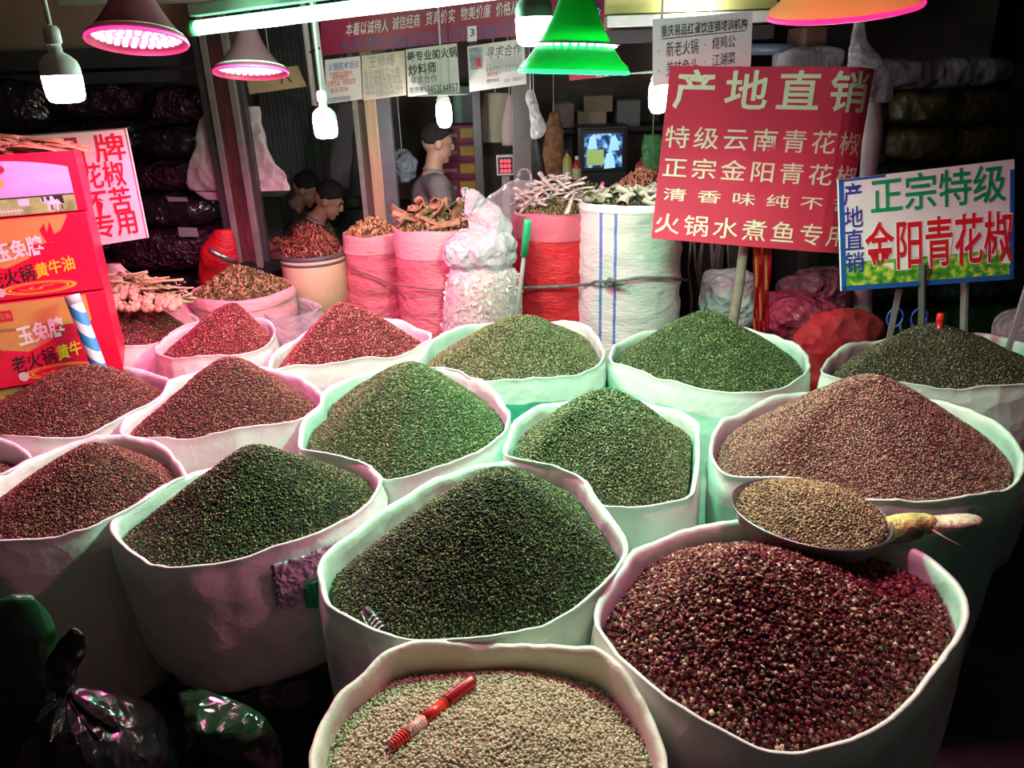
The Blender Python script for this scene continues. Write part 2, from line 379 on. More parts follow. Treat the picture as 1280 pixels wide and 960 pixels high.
# ================================================================== SACKS OF PEPPER
ZR = .82
m_pl = sheet_mat('white_plastic_sheet', (.80, .82, .80), .34, .10, .05, .5, 16)
m_pl = crumple(m_pl, 5, .45, .03)
m_pl2 = sheet_mat('cream_woven_sack', (.78, .74, .66), .55, .10, .08, .6, 30)
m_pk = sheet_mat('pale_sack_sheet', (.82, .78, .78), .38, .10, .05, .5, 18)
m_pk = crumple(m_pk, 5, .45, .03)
m_mint_lit = crumple(sheet_mat('sheet_painted_mint_light', (.42, .78, .63), .34, .10, .06, .5, 16), 5, .45, .03)  # sack wall with green lamplight painted into its colour
m_teal_lit = crumple(sheet_mat('sheet_painted_teal_light', (.06, .46, .32), .34, .10, .08, .5, 16), 5, .45, .03)  # strongest green lamplight on a sack wall, painted into the colour
m_pale_mint_lit = crumple(sheet_mat('sheet_painted_pale_mint_light', (.70, .84, .76), .34, .10, .05, .5, 16), 5, .45, .03)  # white sheet, faint green lamplight painted into its colour
g_green = grain_mat('green_pepper_grains', [(0, (.008, .012, .005)), (.35, (.018, .036, .011)), (.65, (.044, .078, .022)), (.87, (.14, .165, .05)), (1, (.36, .36, .16))], .5)
g_green2 = grain_mat('bright_green_pepper_grains', [(0, (.012, .025, .008)), (.35, (.035, .065, .020)), (.7, (.09, .14, .045)), (.9, (.19, .24, .09)), (1, (.40, .42, .22))], .5)
g_olive = grain_mat('olive_pepper_grains', [(0, (.02, .025, .012)), (.35, (.075, .09, .035)), (.7, (.18, .20, .085)), (.9, (.30, .29, .14)), (1, (.48, .45, .27))], .5)
g_olive2 = grain_mat('deep_olive_pepper_grains', [(0, (.014, .018, .008)), (.35, (.05, .062, .024)), (.7, (.12, .135, .055)), (.9, (.24, .23, .11)), (1, (.44, .40, .24))], .5)
g_dark = grain_mat('dark_olive_pepper_grains', [(0, (.014, .015, .010)), (.35, (.038, .042, .022)), (.7, (.09, .09, .045)), (.9, (.18, .155, .09)), (1, (.38, .33, .21))], .5)
g_tan = grain_mat('tan_pepper_grains', [(0, (.045, .02, .018)), (.35, (.15, .075, .06)), (.7, (.30, .155, .12)), (.9, (.38, .24, .17)), (1, (.50, .37, .26))], .55)
g_pan = grain_mat('brown_pepper_grains', [(0, (.05, .03, .018)), (.35, (.16, .10, .05)), (.7, (.30, .21, .11)), (.9, (.42, .33, .18)), (1, (.55, .46, .27))], .55)
g_brown = grain_mat('reddish_brown_pepper_grains', [(0, (.02, .008, .007)), (.35, (.09, .022, .018)), (.65, (.18, .045, .032)), (.82, (.15, .11, .045)), (1, (.44, .24, .14))], .5)
g_red = grain_mat('red_pepper_grains', [(0, (.05, .010, .012)), (.4, (.19, .026, .032)), (.75, (.32, .055, .055)), (.9, (.40, .17, .12)), (1, (.62, .42, .30))], .5)
g_husk = grain_mat('dark_red_husks', [(0, (.045, .006, .012)), (.35, (.15, .014, .028)), (.62, (.26, .030, .048)), (.72, (.10, .07, .028)), (.85, (.40, .18, .13)), (1, (.66, .48, .32))], .45, inner=(.68, .46, .34))
g_white = grain_mat('white_pepper_beads', [(0, (.34, .27, .17)), (.4, (.56, .47, .33)), (.8, (.72, .63, .47)), (1, (.82, .76, .62))], .45)
b_green = M('under_green', (.02, .028, .01), .9); b_dark = M('under_dark', (.02, .018, .012), .9); b_red = M('under_red', (.05, .01, .012), .9)
b_tan = M('under_tan', (.07, .045, .03), .9); b_white = M('under_white', (.22, .18, .12), .9)

def inside(p, ring):
    c = False; n = len(ring)
    for i in range(n):
        a, b = ring[i], ring[i - 1]
        if (a.y > p.y) != (b.y > p.y) and p.x < (b.x - a.x) * (p.y - a.y) / (b.y - a.y) + a.x: c = not c
    return c
def squeeze(ring, others, gap=.017):
    """full sacks stand shoulder to shoulder: where a sack meets one in front of it, it gives way"""
    c = sum(ring, Vector()) / len(ring); ring = [p.copy() for p in ring]
    for o in others:
        og = inset(o, -gap); oc = sum(o, Vector()) / len(o)
        if sum((p - oc).length for p in og) < sum((p - oc).length for p in o): og = inset(o, gap)
        for i, p in enumerate(ring):
            k = 0
            while inside(p, og) and k < 300: p = p + (c - p) * .008; k += 1
            ring[i] = p
    for _ in range(2): ring = [(ring[i - 1] + ring[i] * 2 + ring[(i + 1) % len(ring)]) / 4 for i in range(len(ring))]
    return ring
S_ = []   # ring px, zr, zb, sheet, heap: apex px, kind, size, grains, base, label of sack, label of heap
def stand(px, zb, sheet, apex, kind, size, gm, bm, ls, lh, slope=32, zr=ZR, H=None, name='pepper_heap', k=1.7, **kw):
    ring = squeeze(closed_ring([PZ(x, y, zr) for x, y in px]), [q[0] for q in S_]); i = len(S_) + 1
    c = sum(ring, Vector()) / len(ring); Rm = sum((p - c).length for p in ring) / len(ring)
    s = sack(ring, zr, zb, sheet, i, label=ls, group='open white sacks of pepper', **{q: v for q, v in kw.items() if q in ('taper', 'wr', 'jit', 'deep', 'bulge', 'mats2')})
    ap = PY(apex[0], apex[1], c.y)
    if H is None: H = min(ap.z - zr + .03, Rm * math.tan(R(slope)))
    h = heap(ring, zr, (ap.x, c.y), H, bm, i, lh, name, kind=kind, size=size, gm=gm, k=k, group='heaps of pepper in the sacks', **{q: v for q, v in kw.items() if q in ('edge', 'ins', 'a', 'power')})
    print('sack', i, 'c', [round(q, 2) for q in c], 'R', round(Rm, 3), 'H', round(H, 3), 'apexz', round(ap.z, 2))
    S_.append((ring, c, Rm, H, s, h)); return S_[-1]
# the four rows, front to back
SA = stand([(386, 965), (392, 925), (412, 880), (450, 845), (495, 817), (580, 808), (667, 808), (745, 825), (775, 845), (812, 888), (832, 935), (838, 985), (815, 1040), (760, 1085), (680, 1110), (600, 1115), (520, 1105), (450, 1075), (405, 1025)],
      .02, m_pl2, (620, 850), 'bead', .0056, g_white, b_white, 'cream cloth-like sack of white pepper with a thick rolled rim', 'round white peppercorns with a red marker lying on them', H=.045, edge=.045, ins=.022, k=1.35, jit=.02, power=.8, name='white_pepper_heap')
SB = stand([(742, 790), (745, 755), (768, 722), (800, 688), (850, 665), (900, 657), (970, 655), (1050, 660), (1115, 682), (1182, 715), (1211, 765), (1203, 800), (1168, 852), (1112, 908), (1055, 938), (1000, 945), (940, 938), (880, 915), (825, 880), (785, 845), (755, 815)],
      .02, m_pl, (925, 668), 'husk', .0088, g_husk, b_red, 'white plastic sack brimming with dark red split pepper husks', 'heap of dark red split pepper husks with pale insides', slope=24, k=1.9, name='red_husk_heap')
SC = stand([(397, 735), (400, 708), (432, 678), (485, 640), (540, 605), (600, 585), (660, 582), (722, 598), (750, 630), (772, 660), (787, 690), (770, 722), (742, 757), (690, 785), (620, 805), (550, 812), (492, 808), (440, 780), (408, 758)],
      .02, m_pale_mint_lit, (618, 582), 'berry', .0054, g_green, b_green, 'white sack of dark green pepper with a striped black brush handle in it', 'largest heap of dark green pepper, behind the white peppercorns', slope=32)
SD = stand([(137, 667), (144, 650), (195, 620), (240, 594), (300, 574), (360, 568), (412, 572), (454, 579), (468, 585), (480, 607), (465, 632), (424, 662), (375, 682), (319, 699), (260, 712), (225, 716), (193, 711), (160, 694)],
      .42, m_pl, (318, 549), 'berry', .0054, g_green, b_green, 'short white sack of green pepper with a torn tape patch on its side', 'heap of dark green pepper in the sack with the tape patch', slope=33, taper=.93, bulge=.02)
SE = stand([(-60, 650), (-35, 625), (0, 598), (50, 570), (131, 549), (180, 553), (215, 566), (232, 590), (236, 604), (205, 622), (150, 650), (112, 668), (75, 676), (34, 683), (-10, 688), (-50, 680)],
      .12, m_pl, (112, 551), 'berry', .0054, g_brown, b_dark, 'white sack of dark brown pepper next to the sack with the tape patch', 'low heap of dark brown pepper beside the green heap with tape-patched sack', slope=29)
SF = stand([(-60, 525), (-30, 500), (20, 478), (100, 464), (170, 464), (203, 472), (214, 486), (190, 508), (142, 532), (94, 549), (41, 556), (-10, 552), (-50, 542)],
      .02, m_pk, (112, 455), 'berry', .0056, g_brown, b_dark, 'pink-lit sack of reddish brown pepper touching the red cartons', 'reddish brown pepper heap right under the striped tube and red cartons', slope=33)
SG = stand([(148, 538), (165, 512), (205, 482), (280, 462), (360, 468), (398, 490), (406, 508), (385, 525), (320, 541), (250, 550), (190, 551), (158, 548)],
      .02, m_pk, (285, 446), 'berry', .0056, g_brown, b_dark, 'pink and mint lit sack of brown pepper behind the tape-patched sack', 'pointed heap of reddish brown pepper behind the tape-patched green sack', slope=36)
SH = stand([(-95, 577), (-50, 562), (-5, 556), (22, 561), (42, 571), (30, 588), (0, 600), (-45, 615), (-90, 607)],
      .02, m_pk, (-25, 560), 'berry', .0056, g_brown, b_dark, 'small white sack of pepper cut off by the edge of the photo', 'sliver of brown pepper cut off by the edge of the photo', H=.03, edge=.05)
SI = stand([(371, 560), (378, 530), (400, 498), (440, 475), (500, 462), (560, 464), (600, 478), (632, 505), (639, 528), (626, 552), (592, 577), (540, 594), (490, 600), (440, 594), (400, 580), (378, 570)],
      .02, m_pale_mint_lit, (512, 455), 'berry', .0054, g_green2, b_green, 'mint-lit sack of bright green pepper between brown and green heaps', 'steep bright green pepper heap beside the reddish brown ones', slope=35)
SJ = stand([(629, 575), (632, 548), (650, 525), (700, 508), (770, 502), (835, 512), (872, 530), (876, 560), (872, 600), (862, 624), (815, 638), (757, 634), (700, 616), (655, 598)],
      .02, m_pale_mint_lit, (750, 476), 'berry', .0054, g_olive2, b_green, 'white sack of olive green pepper with a squared-off front fold', 'olive green pepper heap between the largest green and the tan heap', slope=34)
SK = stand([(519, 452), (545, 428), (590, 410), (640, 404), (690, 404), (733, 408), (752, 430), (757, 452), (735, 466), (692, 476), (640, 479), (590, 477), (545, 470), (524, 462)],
      .02, m_pale_mint_lit, (650, 394), 'berry', .0056, g_olive, b_green, 'mint-lit sack of yellowish green pepper in front of the red woven sack', 'yellowish green pepper heap in front of the red woven sack', slope=33, mats2=m_teal_lit)
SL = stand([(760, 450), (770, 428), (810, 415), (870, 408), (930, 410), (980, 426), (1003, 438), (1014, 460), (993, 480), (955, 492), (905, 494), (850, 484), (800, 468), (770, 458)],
      .02, m_pale_mint_lit, (882, 390), 'berry', .0056, g_green2, b_green, 'mint-lit sack of green pepper under the big red sign board', 'green pepper heap under the big red sign board', slope=36, mats2=m_mint_lit)
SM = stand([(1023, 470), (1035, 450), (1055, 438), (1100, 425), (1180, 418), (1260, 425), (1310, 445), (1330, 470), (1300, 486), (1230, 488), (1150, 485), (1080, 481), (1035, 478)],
      .02, m_pale_mint_lit, (1160, 405), 'berry', .0058, g_dark, b_dark, 'white sack of dark olive pepper under the blue-framed sign', 'dark olive pepper heap under the blue-framed sign', slope=36)
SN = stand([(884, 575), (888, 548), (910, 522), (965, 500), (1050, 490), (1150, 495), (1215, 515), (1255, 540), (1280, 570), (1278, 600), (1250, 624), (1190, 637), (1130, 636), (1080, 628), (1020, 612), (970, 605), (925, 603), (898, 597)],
      .02, m_pale_mint_lit, (1085, 470), 'berry', .0056, g_tan, b_tan, 'wide white sack of tan pepper behind the metal pan', 'wide heap of tan pepper with a pinkish slope behind the metal pan', slope=35, taper=.86, mats2=m_mint_lit)
SP = stand([(192, 440), (215, 418), (260, 404), (310, 400), (340, 406), (345, 422), (325, 440), (270, 449), (215, 450)],
      .02, m_pk, (290, 379), 'berry', .0062, g_red, b_red, 'pink-lit sack of red pepper between two other red pepper sacks', 'crimson pepper heap, middle one of the three red pepper heaps', slope=40)
SO = stand([(104, 424), (116, 405), (150, 396), (205, 393), (242, 398), (250, 408), (226, 422), (180, 432), (140, 437), (112, 435)],
      .02, m_pk, (168, 374), 'berry', .0062, g_red, b_red, 'pink-lit sack of red pepper tucked beside the red cartons', 'small heap of red pepper tucked beside the red cartons', slope=38)
SQ = stand([(335, 462), (348, 438), (390, 414), (440, 402), (500, 405), (534, 418), (538, 430), (495, 446), (440, 453), (380, 460), (345, 466)],
      .02, m_pk, (427, 377), 'berry', .0062, g_red, b_red, 'pink-lit sack of mottled red pepper in front of the pink woven sacks', 'mottled red pepper heap in front of the pink woven sacks', slope=38)
# @@LAMPS
def light(kind, name, loc, power, col, size=.05, rot=None, parent=None, spot=R(150), blend=.6):
    d = bpy.data.lights.new(name, kind); d.energy = power; d.color = col
    if kind == 'AREA': d.size = size
    else: d.shadow_soft_size = size
    if kind == 'SPOT': d.spot_size = spot; d.spot_blend = blend
    o = bpy.data.objects.new(name, d); COL.objects.link(o)
    o.location = Vector(loc) - (ORG[parent.name] if parent else Vector())
    if rot: o.rotation_euler = rot
    if parent: o.parent = parent
    return o
GREEN, PINK, WHITE, WARM = (.17, 1, .50), (1, .13, .42), (1, .97, .93), (1, .85, .66)
m_white_led = M('white_led', (1, 1, 1), emit=(1, .97, .93), strength=14)
m_cool_led = M('cool_led', (1, 1, 1), emit=(.93, .97, 1), strength=14)
m_pink_led = M('pink_led', (1, .6, .8), emit=(1, .16, .50), strength=7)
m_green_led = M('green_led', (.5, 1, .7), emit=(.45, 1, .7), strength=12)
m_house = M('lamp_housing', (.75, .78, .74), .4); m_cord = M('lamp_cord', (.55, .6, .55), .5); m_black = M('black_plastic', (.015, .015, .017), .4)
def bell_lamp(c, r, h, shade, led, col, power, label, inner, top=.0, tilt=0, lean=0, pz=.016, cord=True, led_r=.8, spot=R(165)):
    """umbrella-shaped shade with a round plate of LEDs recessed in its mouth; c = centre of the mouth"""
    c = Vector(c); T = Matrix.Rotation(R(-tilt), 3, 'X') @ Matrix.Rotation(R(lean), 3, 'Y'); pr_ = r * (1 if pz < .03 else .86); L = root('bell_lamp', c, label, 'lamp', 'coloured bell lamps over the sacks')
    P = [(r, 0), (r * .985, .012 * h / .2), (r * .85, h * .13), (r * .70, h * .26), (r * .54, h * .42), (r * .41, h * .58), (r * .32, h * .74), (r * .27, h * .88), (r * .24, h), (.02, h * 1.02)]
    MB().lathe(P + [(a - .004 if a > .02 else .015, b - .005) for a, b in P[::-1]], c, 48, tilt=T).build('shade', shade, L)
    MB().lathe([(r * 1.005, -.004), (r * 1.02, 0), (r * 1.005, .005), (r * .97, .003), (r * .97, -.003), (r * 1.005, -.004)], c, 48, tilt=T).build('rim', inner, L)
    pl = MB().lathe([(.001, pz), (pr_ * .93, pz), (pr_ * .93, pz + .004), (.001, pz + .004)], c, 40, tilt=T).build('led_plate', m_house, L)
    d = MB()
    for q, n in ((.18, 6), (.36, 12), (.54, 18), (.70, 24), (.83, 30)):
        for k in range(n):
            a = 2 * math.pi * k / n; p = c + T @ Vector((pr_ * q * math.cos(a), pr_ * q * math.sin(a), pz - .0025)); d.box(p, (.011, .011, .005), T)
    d.build('led_dots', led, pl, smooth=False, kind='stuff')
    MB().tube([c + T @ Vector((0, 0, h)), c + T @ Vector((0, 0, h + .05))], [r * .16, r * .14], 16).build('socket', m_black, L)
    if cord: MB().tube([c + T @ Vector((0, 0, h + .05)), c + T @ Vector((0, 0, h + .10)), Vector((c.x + .01, c.y + .05, 3.24))], .004, 6).build('cord', m_cord, L)
    light('SPOT', 'lamp_light', c + T @ Vector((0, 0, pz - (.028 if pz < .03 else .012))), power, col, r * .6, parent=L, spot=spot, blend=.35)
    return L
def bulb_lamp(c, r, label, power, col=WHITE, led=m_white_led, L_=1.0, house=m_house, cordto=None, group='bare white bulbs', cfl=False, plate=False):
    """c = centre of the glowing diffuser"""
    c = Vector(c); L = root('bulb_lamp', c, label, 'lamp', group)
    if cfl:
        MB().lathe([(.001, -1.7 * r), (r * .6, -1.6 * r), (r * .9, -1.1 * r), (r, -.2 * r), (r * .95, .9 * r), (r * .8, 1.3 * r), (.001, 1.35 * r)], c, 24).build('glass', led, L)
        MB().lathe([(r * .8, 1.35 * r), (r * .85, 1.6 * r), (r * .6, 2.1 * r), (r * .4, 2.2 * r), (.001, 2.2 * r)], c, 20).build('base', house, L)
    else:
        MB().lathe([(.001, -.86 * r * L_), (r * .55, -.84 * r * L_), (r * .85, -.74 * r * L_), (r * .95, -.5 * r), (r * .99, 0), (r, .5 * r), (r * .99, .55 * r)], c, 32).build('glass', led, L)
        MB().lathe([(r * 1.0, .55 * r), (r, .9 * r), (r * .9, 1.25 * r), (r * .6, 1.55 * r), (r * .34, 1.7 * r), (r * .32, 2.1 * r), (r * .25, 2.15 * r)], c, 32).build('base', house, L)
        MB().lathe([(r * .36, 2.1 * r), (r * .42, 2.2 * r), (r * .42, 2.8 * r), (r * .3, 3.0 * r), (.001, 3.0 * r)], c, 20).build('socket', house, L)
    if plate: MB().lathe([(.001, 2.3 * r), (3.2 * r, 2.15 * r), (3.3 * r, 2.2 * r), (.001, 2.45 * r)], c, 28).build('reflector', house, L)
    top = cordto or Vector((c.x, c.y, 3.24)); z0 = 2.9 * r if not cfl else 2.2 * r
    MB().tube([c + Vector((0, 0, z0)), (c + top) / 2 + Vector((.006, 0, z0 / 2)), top], .005, 6).build('cord', m_cord, L)
    light('POINT', 'lamp_light', c + Vector((0, 0, -1.05 * r - .03)), power, col, r, parent=L)
    return L
m_gshade = sheet_mat('green_lamp_shade', (.03, .42, .14), .3, .65, .05, 0); m_grim = M('green_rim', (.1, .8, .35), .4, emit=(.05, 1, .42), strength=.9)
m_pshade = sheet_mat('pink_lamp_shade', (.30, .08, .12), .45, .35, .05, 0); m_prim = M('pink_rim', (.9, .1, .4), .4, emit=(1, .03, .30), strength=1.0)
m_yshade = sheet_mat('pale_lamp_shade', (.95, .98, .45), .4, .3, .05, 0)
bell_lamp(PY(717, 90, 2.05), .136, .215, m_gshade, m_green_led, GREEN, 120, 'green bell lamp hanging over the middle sacks', m_grim, lean=3, pz=.062)
bell_lamp(PY(172, 52, 2.35), .132, .20, m_pshade, m_pink_led, PINK, 80, 'larger pink bell lamp, hanging near the carton stack', m_prim, tilt=13)
bell_lamp(PY(314, 91, 2.95), .128, .165, m_pshade, m_pink_led, PINK, 80, 'smaller pink bell lamp below the end of the fluorescent tube', m_prim, tilt=10)
bell_lamp(PY(1055, 12, 1.62), .138, .20, m_yshade, m_pink_led, (1, .26, .46), 68, 'yellow and pink bell lamp above the red sign board', m_prim, tilt=-9, lean=-6, pz=.045)
bulb_lamp(PY(80, 108, 1.85), .041, 'white bulb on a long cord above the pink sign', 4, col=WARM)
bulb_lamp(PY(407, 160, 2.9), .042, 'white bulb hanging by the first small poster', 8, col=WARM)
bulb_lamp(PY(668, 36, 2.25), .050, 'big white bulb beside the green bell lamp', 17, led=m_cool_led, house=M('dark_housing', (.10, .09, .10), .5))
bulb_lamp(PY(555, 142, 4.25), .042, 'white energy saving bulb above the standing person', 14, cfl=True, led=m_cool_led, plate=True)
bulb_lamp(PY(823, 120, 3.45), .042, 'white energy saving bulb peeking past the red sign board', 12, cfl=True, led=m_cool_led, plate=True)
def fluorescent():
    a, b = PY(238, 36, 2.7), PY(560, -4, 2.35); b.z = a.z + (b.z - a.z); d = (b - a).normalized(); b = a + d * 1.2
    L = root('fluorescent_lamp', (a + b) / 2, 'long mint-green glowing fluorescent tube under the beam', 'lamp')
    MB().tube([a + d * .03, b - d * .03], .0215, 20).build('tube', M('mint_tube', (.7, 1, .8), emit=(.36, 1, .58), strength=3.2), L)
    for e, s in ((a, 1), (b, -1)):
        MB().tube([e, e + d * .03 * s], .023, 20).build('end_cap', M('mint_cap', (.15, .6, .3), .4), L)
    n = Vector((0, 0, 1))
    MB().bar(a + n * .050 + d * .02, b + n * .050 - d * .02, .04, .035).build('batten', M('batten_white', (.35, .5, .4), .4), L, smooth=False, bevel=.003)
    for k in (.2, .8): MB().bar(a + (b - a) * k + n * .06, Vector((a + (b - a) * k).to_tuple()[:2] + (3.24,)), .006).build('hanger', m_black, L, smooth=False)
    for k in (.25, .75): light('POINT', 'lamp_light', a + (b - a) * k - n * .04, 14, (.30, 1, .60), .05, parent=L)
fluorescent()

# ================================================================== SIGNS
def inv(q, px, py):
    """where pixel (px,py) falls on the sign whose corners are q (TL,TR,BR,BL)"""
    u = v = .5
    for _ in range(30):
        x = (q[0][0] * (1 - u) + q[1][0] * u) * (1 - v) + (q[3][0] * (1 - u) + q[2][0] * u) * v
        y = (q[0][1] * (1 - u) + q[1][1] * u) * (1 - v) + (q[3][1] * (1 - u) + q[2][1] * u) * v
        xu = (q[1][0] - q[0][0]) * (1 - v) + (q[2][0] - q[3][0]) * v; yu = (q[1][1] - q[0][1]) * (1 - v) + (q[2][1] - q[3][1]) * v
        xv = (q[3][0] - q[0][0]) * (1 - u) + (q[2][0] - q[1][0]) * u; yv = (q[3][1] - q[0][1]) * (1 - u) + (q[2][1] - q[1][1]) * u
        D = xu * yv - xv * yu; dx, dy = px - x, py - y
        u += (dx * yv - dy * xv) / D; v += (dy * xu - dx * yu) / D
    return u, v
def rect(q, x0, y0, x1, y1): return (*inv(q, x0, y0), *inv(q, x1, y1))
def ink(name, col, rough=.5): return M('ink_' + name, col, rough, var=.04)
i_cream, i_red, i_blue, i_green, i_black, i_white, i_gold, i_grey = (ink('cream', (.86, .80, .62)), ink('red', (.62, .015, .05)), ink('blue', (.02, .04, .30)), ink('green', (.0, .30, .10)),
    ink('black', (.02, .02, .02)), ink('white', (.85, .85, .85)), ink('gold', (.95, .62, .04)), ink('grey', (.25, .25, .28)))
def Sq(q, Y, bend=None, lift=.0025):
    Ys = Y if isinstance(Y, (tuple, list)) else (Y,) * 4
    return quad_surface(*[PY(p[0], p[1], y) for p, y in zip(q, Ys)], bend=bend, lift=lift)
def letters(parent, S, q, rows, m, name='lettering'):
    mb = MB()
    for t, x0, y0, x1, y1, kw in rows:
        kw = dict(kw); write(mb, t, S, rect(q, x0, y0, x1, y1), **kw)
    return mb.build(name, m, parent, smooth=False, fix=False)
# big red board
q = [(838, 82), (1101, 84), (1058, 318), (815, 298)]
bend = lambda u, v: -.06 * ramp1(u, .84, 1) ** 1.6 * (1 - .5 * v) - .01 * math.sin(u * 5 + v * 2)
S = Sq(q, (3.12, 3.12, 3.05, 3.05), bend)
rs = root('sign_board', S(.5, 1), 'big red sign board with cream characters on a pole', 'sign')
m_redsign = mat('red_sign_face', (.72, .05, .105), .36, 0, .22, 1.6, 0, clear=.2)
board('panel', S, .004, m_redsign, rs, 20, 6)
letters(rs, S, q, [('产地直销', 840, 85, 1090, 140, dict(wt=.016, g=.86)), ('特级云南青花椒', 831, 153, 1080, 192, dict(wt=.006, g=.9)), ('正宗金阳青花椒', 828, 192, 1076, 232, dict(wt=.006, g=.9)),
    ('清香味纯不苦', 824, 231, 1075, 264, dict(wt=.004, g=.72)), ('火锅水煮鱼专用', 818, 263, 1064, 311, dict(wt=.004, g=.9))], i_cream)
pa, pb = PY(931, 300, 3.16), PY(915, 410, 3.14)
MB().tube([pa + Vector((0, 0, .3)), pa, (pa + pb) / 2 + Vector((.004, 0, 0)), pb, pb + (pb - pa) * 1.2], [.019, .02, .021, .022, .023], 12).build('pole', M('bamboo_grey', (.20, .19, .14), .7, var=.25, scale=30, bump=.3), rs)
# blue-framed white board
q = [(1048, 225), (1268, 199), (1267, 349), (1052, 364)]; S = Sq(q, (2.74, 2.74, 2.7, 2.7)); k = Vector((0, 0, -.02))
ws = root('sign_board', S(.5, 1), 'white sign board with blue frame, green and red characters', 'sign')
board('panel', S, .012, M('white_sign_face', (.78, .76, .80), .4, var=.03), ws)
mb = MB(); patch(mb, S, (0, 0, .03, 1), .4); patch(mb, S, (0, .955, 1, 1), .4); patch(mb, S, (.975, .08, 1, 1), .4); patch(mb, S, (0, 0, .27, .022), .4); mb.build('frame', ink('frameblue', (.015, .09, .36)), ws, smooth=False, fix=False)
def field_mat():
    m = bpy.data.materials.new('printed_flower_field'); m.use_nodes = True; nt = m.node_tree; b = nt.nodes['Principled BSDF']; tc = nt.nodes.new('ShaderNodeTexCoord')
    n = nt.nodes.new('ShaderNodeTexNoise'); n.inputs['Scale'].default_value = 38; n.inputs['Detail'].default_value = 5; nt.links.new(tc.outputs['Object'], n.inputs['Vector'])
    r = _ramp(nt, [(.30, (.02, .12, .02)), (.45, (.07, .30, .03)), (.55, (.24, .50, .06)), (.62, (.62, .62, .04)), (.75, (.75, .70, .25))]); nt.links.new(n.outputs[0], r.inputs[0]); nt.links.new(r.outputs[0], b.inputs['Base Color']); b.inputs['Roughness'].default_value = .4
    return m
patch(MB(), S, (.03, .74, .975, .955), .35).build('picture', field_mat(), ws, smooth=False, fix=False)
letters(ws, S, q, [('产地直销', 1053, 229, 1081, 340, dict(vertical=True, wt=.01))], i_blue)
letters(ws, S, q, [('正宗特级', 1086, 222, 1258, 251, dict(wt=.012))], i_green)
Sw = lambda u, v, h=0: S(u, v, .7); letters(ws, Sw, q, [('金阳青花椒', 1080, 276, 1266, 327, dict(wt=.034))], ink('outline', (.9, .9, .9)), 'lettering_outline')
Sw2 = lambda u, v, h=0: S(u, v, 1.1); letters(ws, Sw2, q, [('金阳青花椒', 1080, 276, 1266, 327, dict(wt=.014))], ink('brightred', (.62, .01, .02)))
pb = M('sign_post_metal', (.12, .12, .12), .5, .3)
MB().bar(PY(1153, 330, 2.69), PY(1152, 420, 2.73), .022, .012).build('clip', pb, ws, smooth=False)
MB().tube([PY(1153, 350, 2.73), PY(1152, 430, 2.76)], .012, 10).build('post', pb, ws)
MB().bar(PY(1206, 350, 2.75), PY(1204, 430, 2.76), .026, .012).build('post', M('grey_alu', (.42, .40, .42), .4, .6), ws, smooth=False)
MB().bar(PY(1124, 362, 2.75), PY(1110, 430, 2.78), .02, .008).build('post', M('grey_alu'), ws, smooth=False)
# pink board behind the cartons
q = [(-30, 173), (157, 160), (185, 297), (5, 326)]; S = Sq(q, (3.22, 3.22, 3.16, 3.16))
ps = root('sign_board', S(.5, 1), 'pale pink-lit sign board with red characters behind the cartons', 'sign')
board('panel', S, .01, M('pale_sign_face', (.82, .70, .66), .4, var=.05), ps)
mb = MB(); patch(mb, S, (0, 0, 1, .012), .4); patch(mb, S, (.99, 0, 1, 1), .4); mb.build('frame', M('grey_alu'), ps, smooth=False, fix=False)
letters(ps, S, q, [('名品牌', 8, 175, 166, 199, dict(wt=.012, g=.8)), ('正宗汶花椒', 16, 211, 160, 231, dict(wt=.014)), ('味纯不苦', 46, 243, 169, 264, dict(wt=.014)), ('火锅专用', 56, 274, 177, 291, dict(wt=.014))], i_red)
MB().bar(S(.5, .5) + Vector((0, .02, 0)), Vector((S(.5, 1).x, S(.5, 1).y + .02, 0)), .04, .02).build('post', M('bamboo_grey'), ps, smooth=False)

# ------------------------------------------------------------------ stall fascia: banner and posters
YB = 4.4
q = [(400, 14), (760, -32), (760, 33), (402, 70)]; S = Sq(q, YB, lambda u, v: .012 * math.sin(u * 17) * v)
bn = root('shop_banner', S(.5, 1), 'crimson shop banner with white slogan and blue telephone numbers', 'banner')
board('panel', S, .006, mat('crimson_banner', (.34, .012, .07), .45, 0, .2, 3), bn, 24, 3)
letters(bn, S, q, [('本着以诚待人', 432, 28, 486, 40, dict(shear=.15)), ('诚信经商', 490, 20, 526, 34, dict(shear=.15)), ('货真价实', 532, 14, 570, 28, dict(shear=.15)), ('物美价廉', 576, 8, 614, 22, dict(shear=.15)), ('价格从优', 620, 2, 658, 17, dict(shear=.15))], i_white)
letters(bn, S, q, [('批发', 426, 50, 452, 62, {}), ('零售', 456, 47, 480, 59, {}), ('13896727670', 483, 46, 564, 54, dict(mode='fit')), ('15923254885', 568, 35, 624, 46, dict(mode='fit')), ('89127', 632, 29, 660, 41, dict(mode='fit'))], ink('navy', (.10, .09, .32)))
mb = MB(); u, v = inv(q, 591, 41); patch(mb, S, (u - .016, v - .14, u + .016, v + .18), 1.4); mb.build('paper_patch', i_white, bn, smooth=False, fix=False)
letters(bn, Sw3 := (lambda a, b, h=0: S(a, b, 2.2)), q, [('3', 588, 36, 594, 45, dict(mode='fit'))], i_black)
mb = MB(); patch(mb, S, (.915, .52, .975, .94), .7); mb.build('tag', i_blue, bn, smooth=False, fix=False)
letters(bn, S, q, [('批价', 731, 11, 752, 19, {})], i_white)
def poster(q, Y, label, base, rows, th=.004, extra=None):
    S = Sq(q, Y); o = root('poster', S(.5, 1), label, 'poster', 'posters hung under the banner'); board('panel', S, th, base, o)
    for m, rr in rows: letters(o, S, q, rr, m)
    if extra: extra(S, o)
    return o
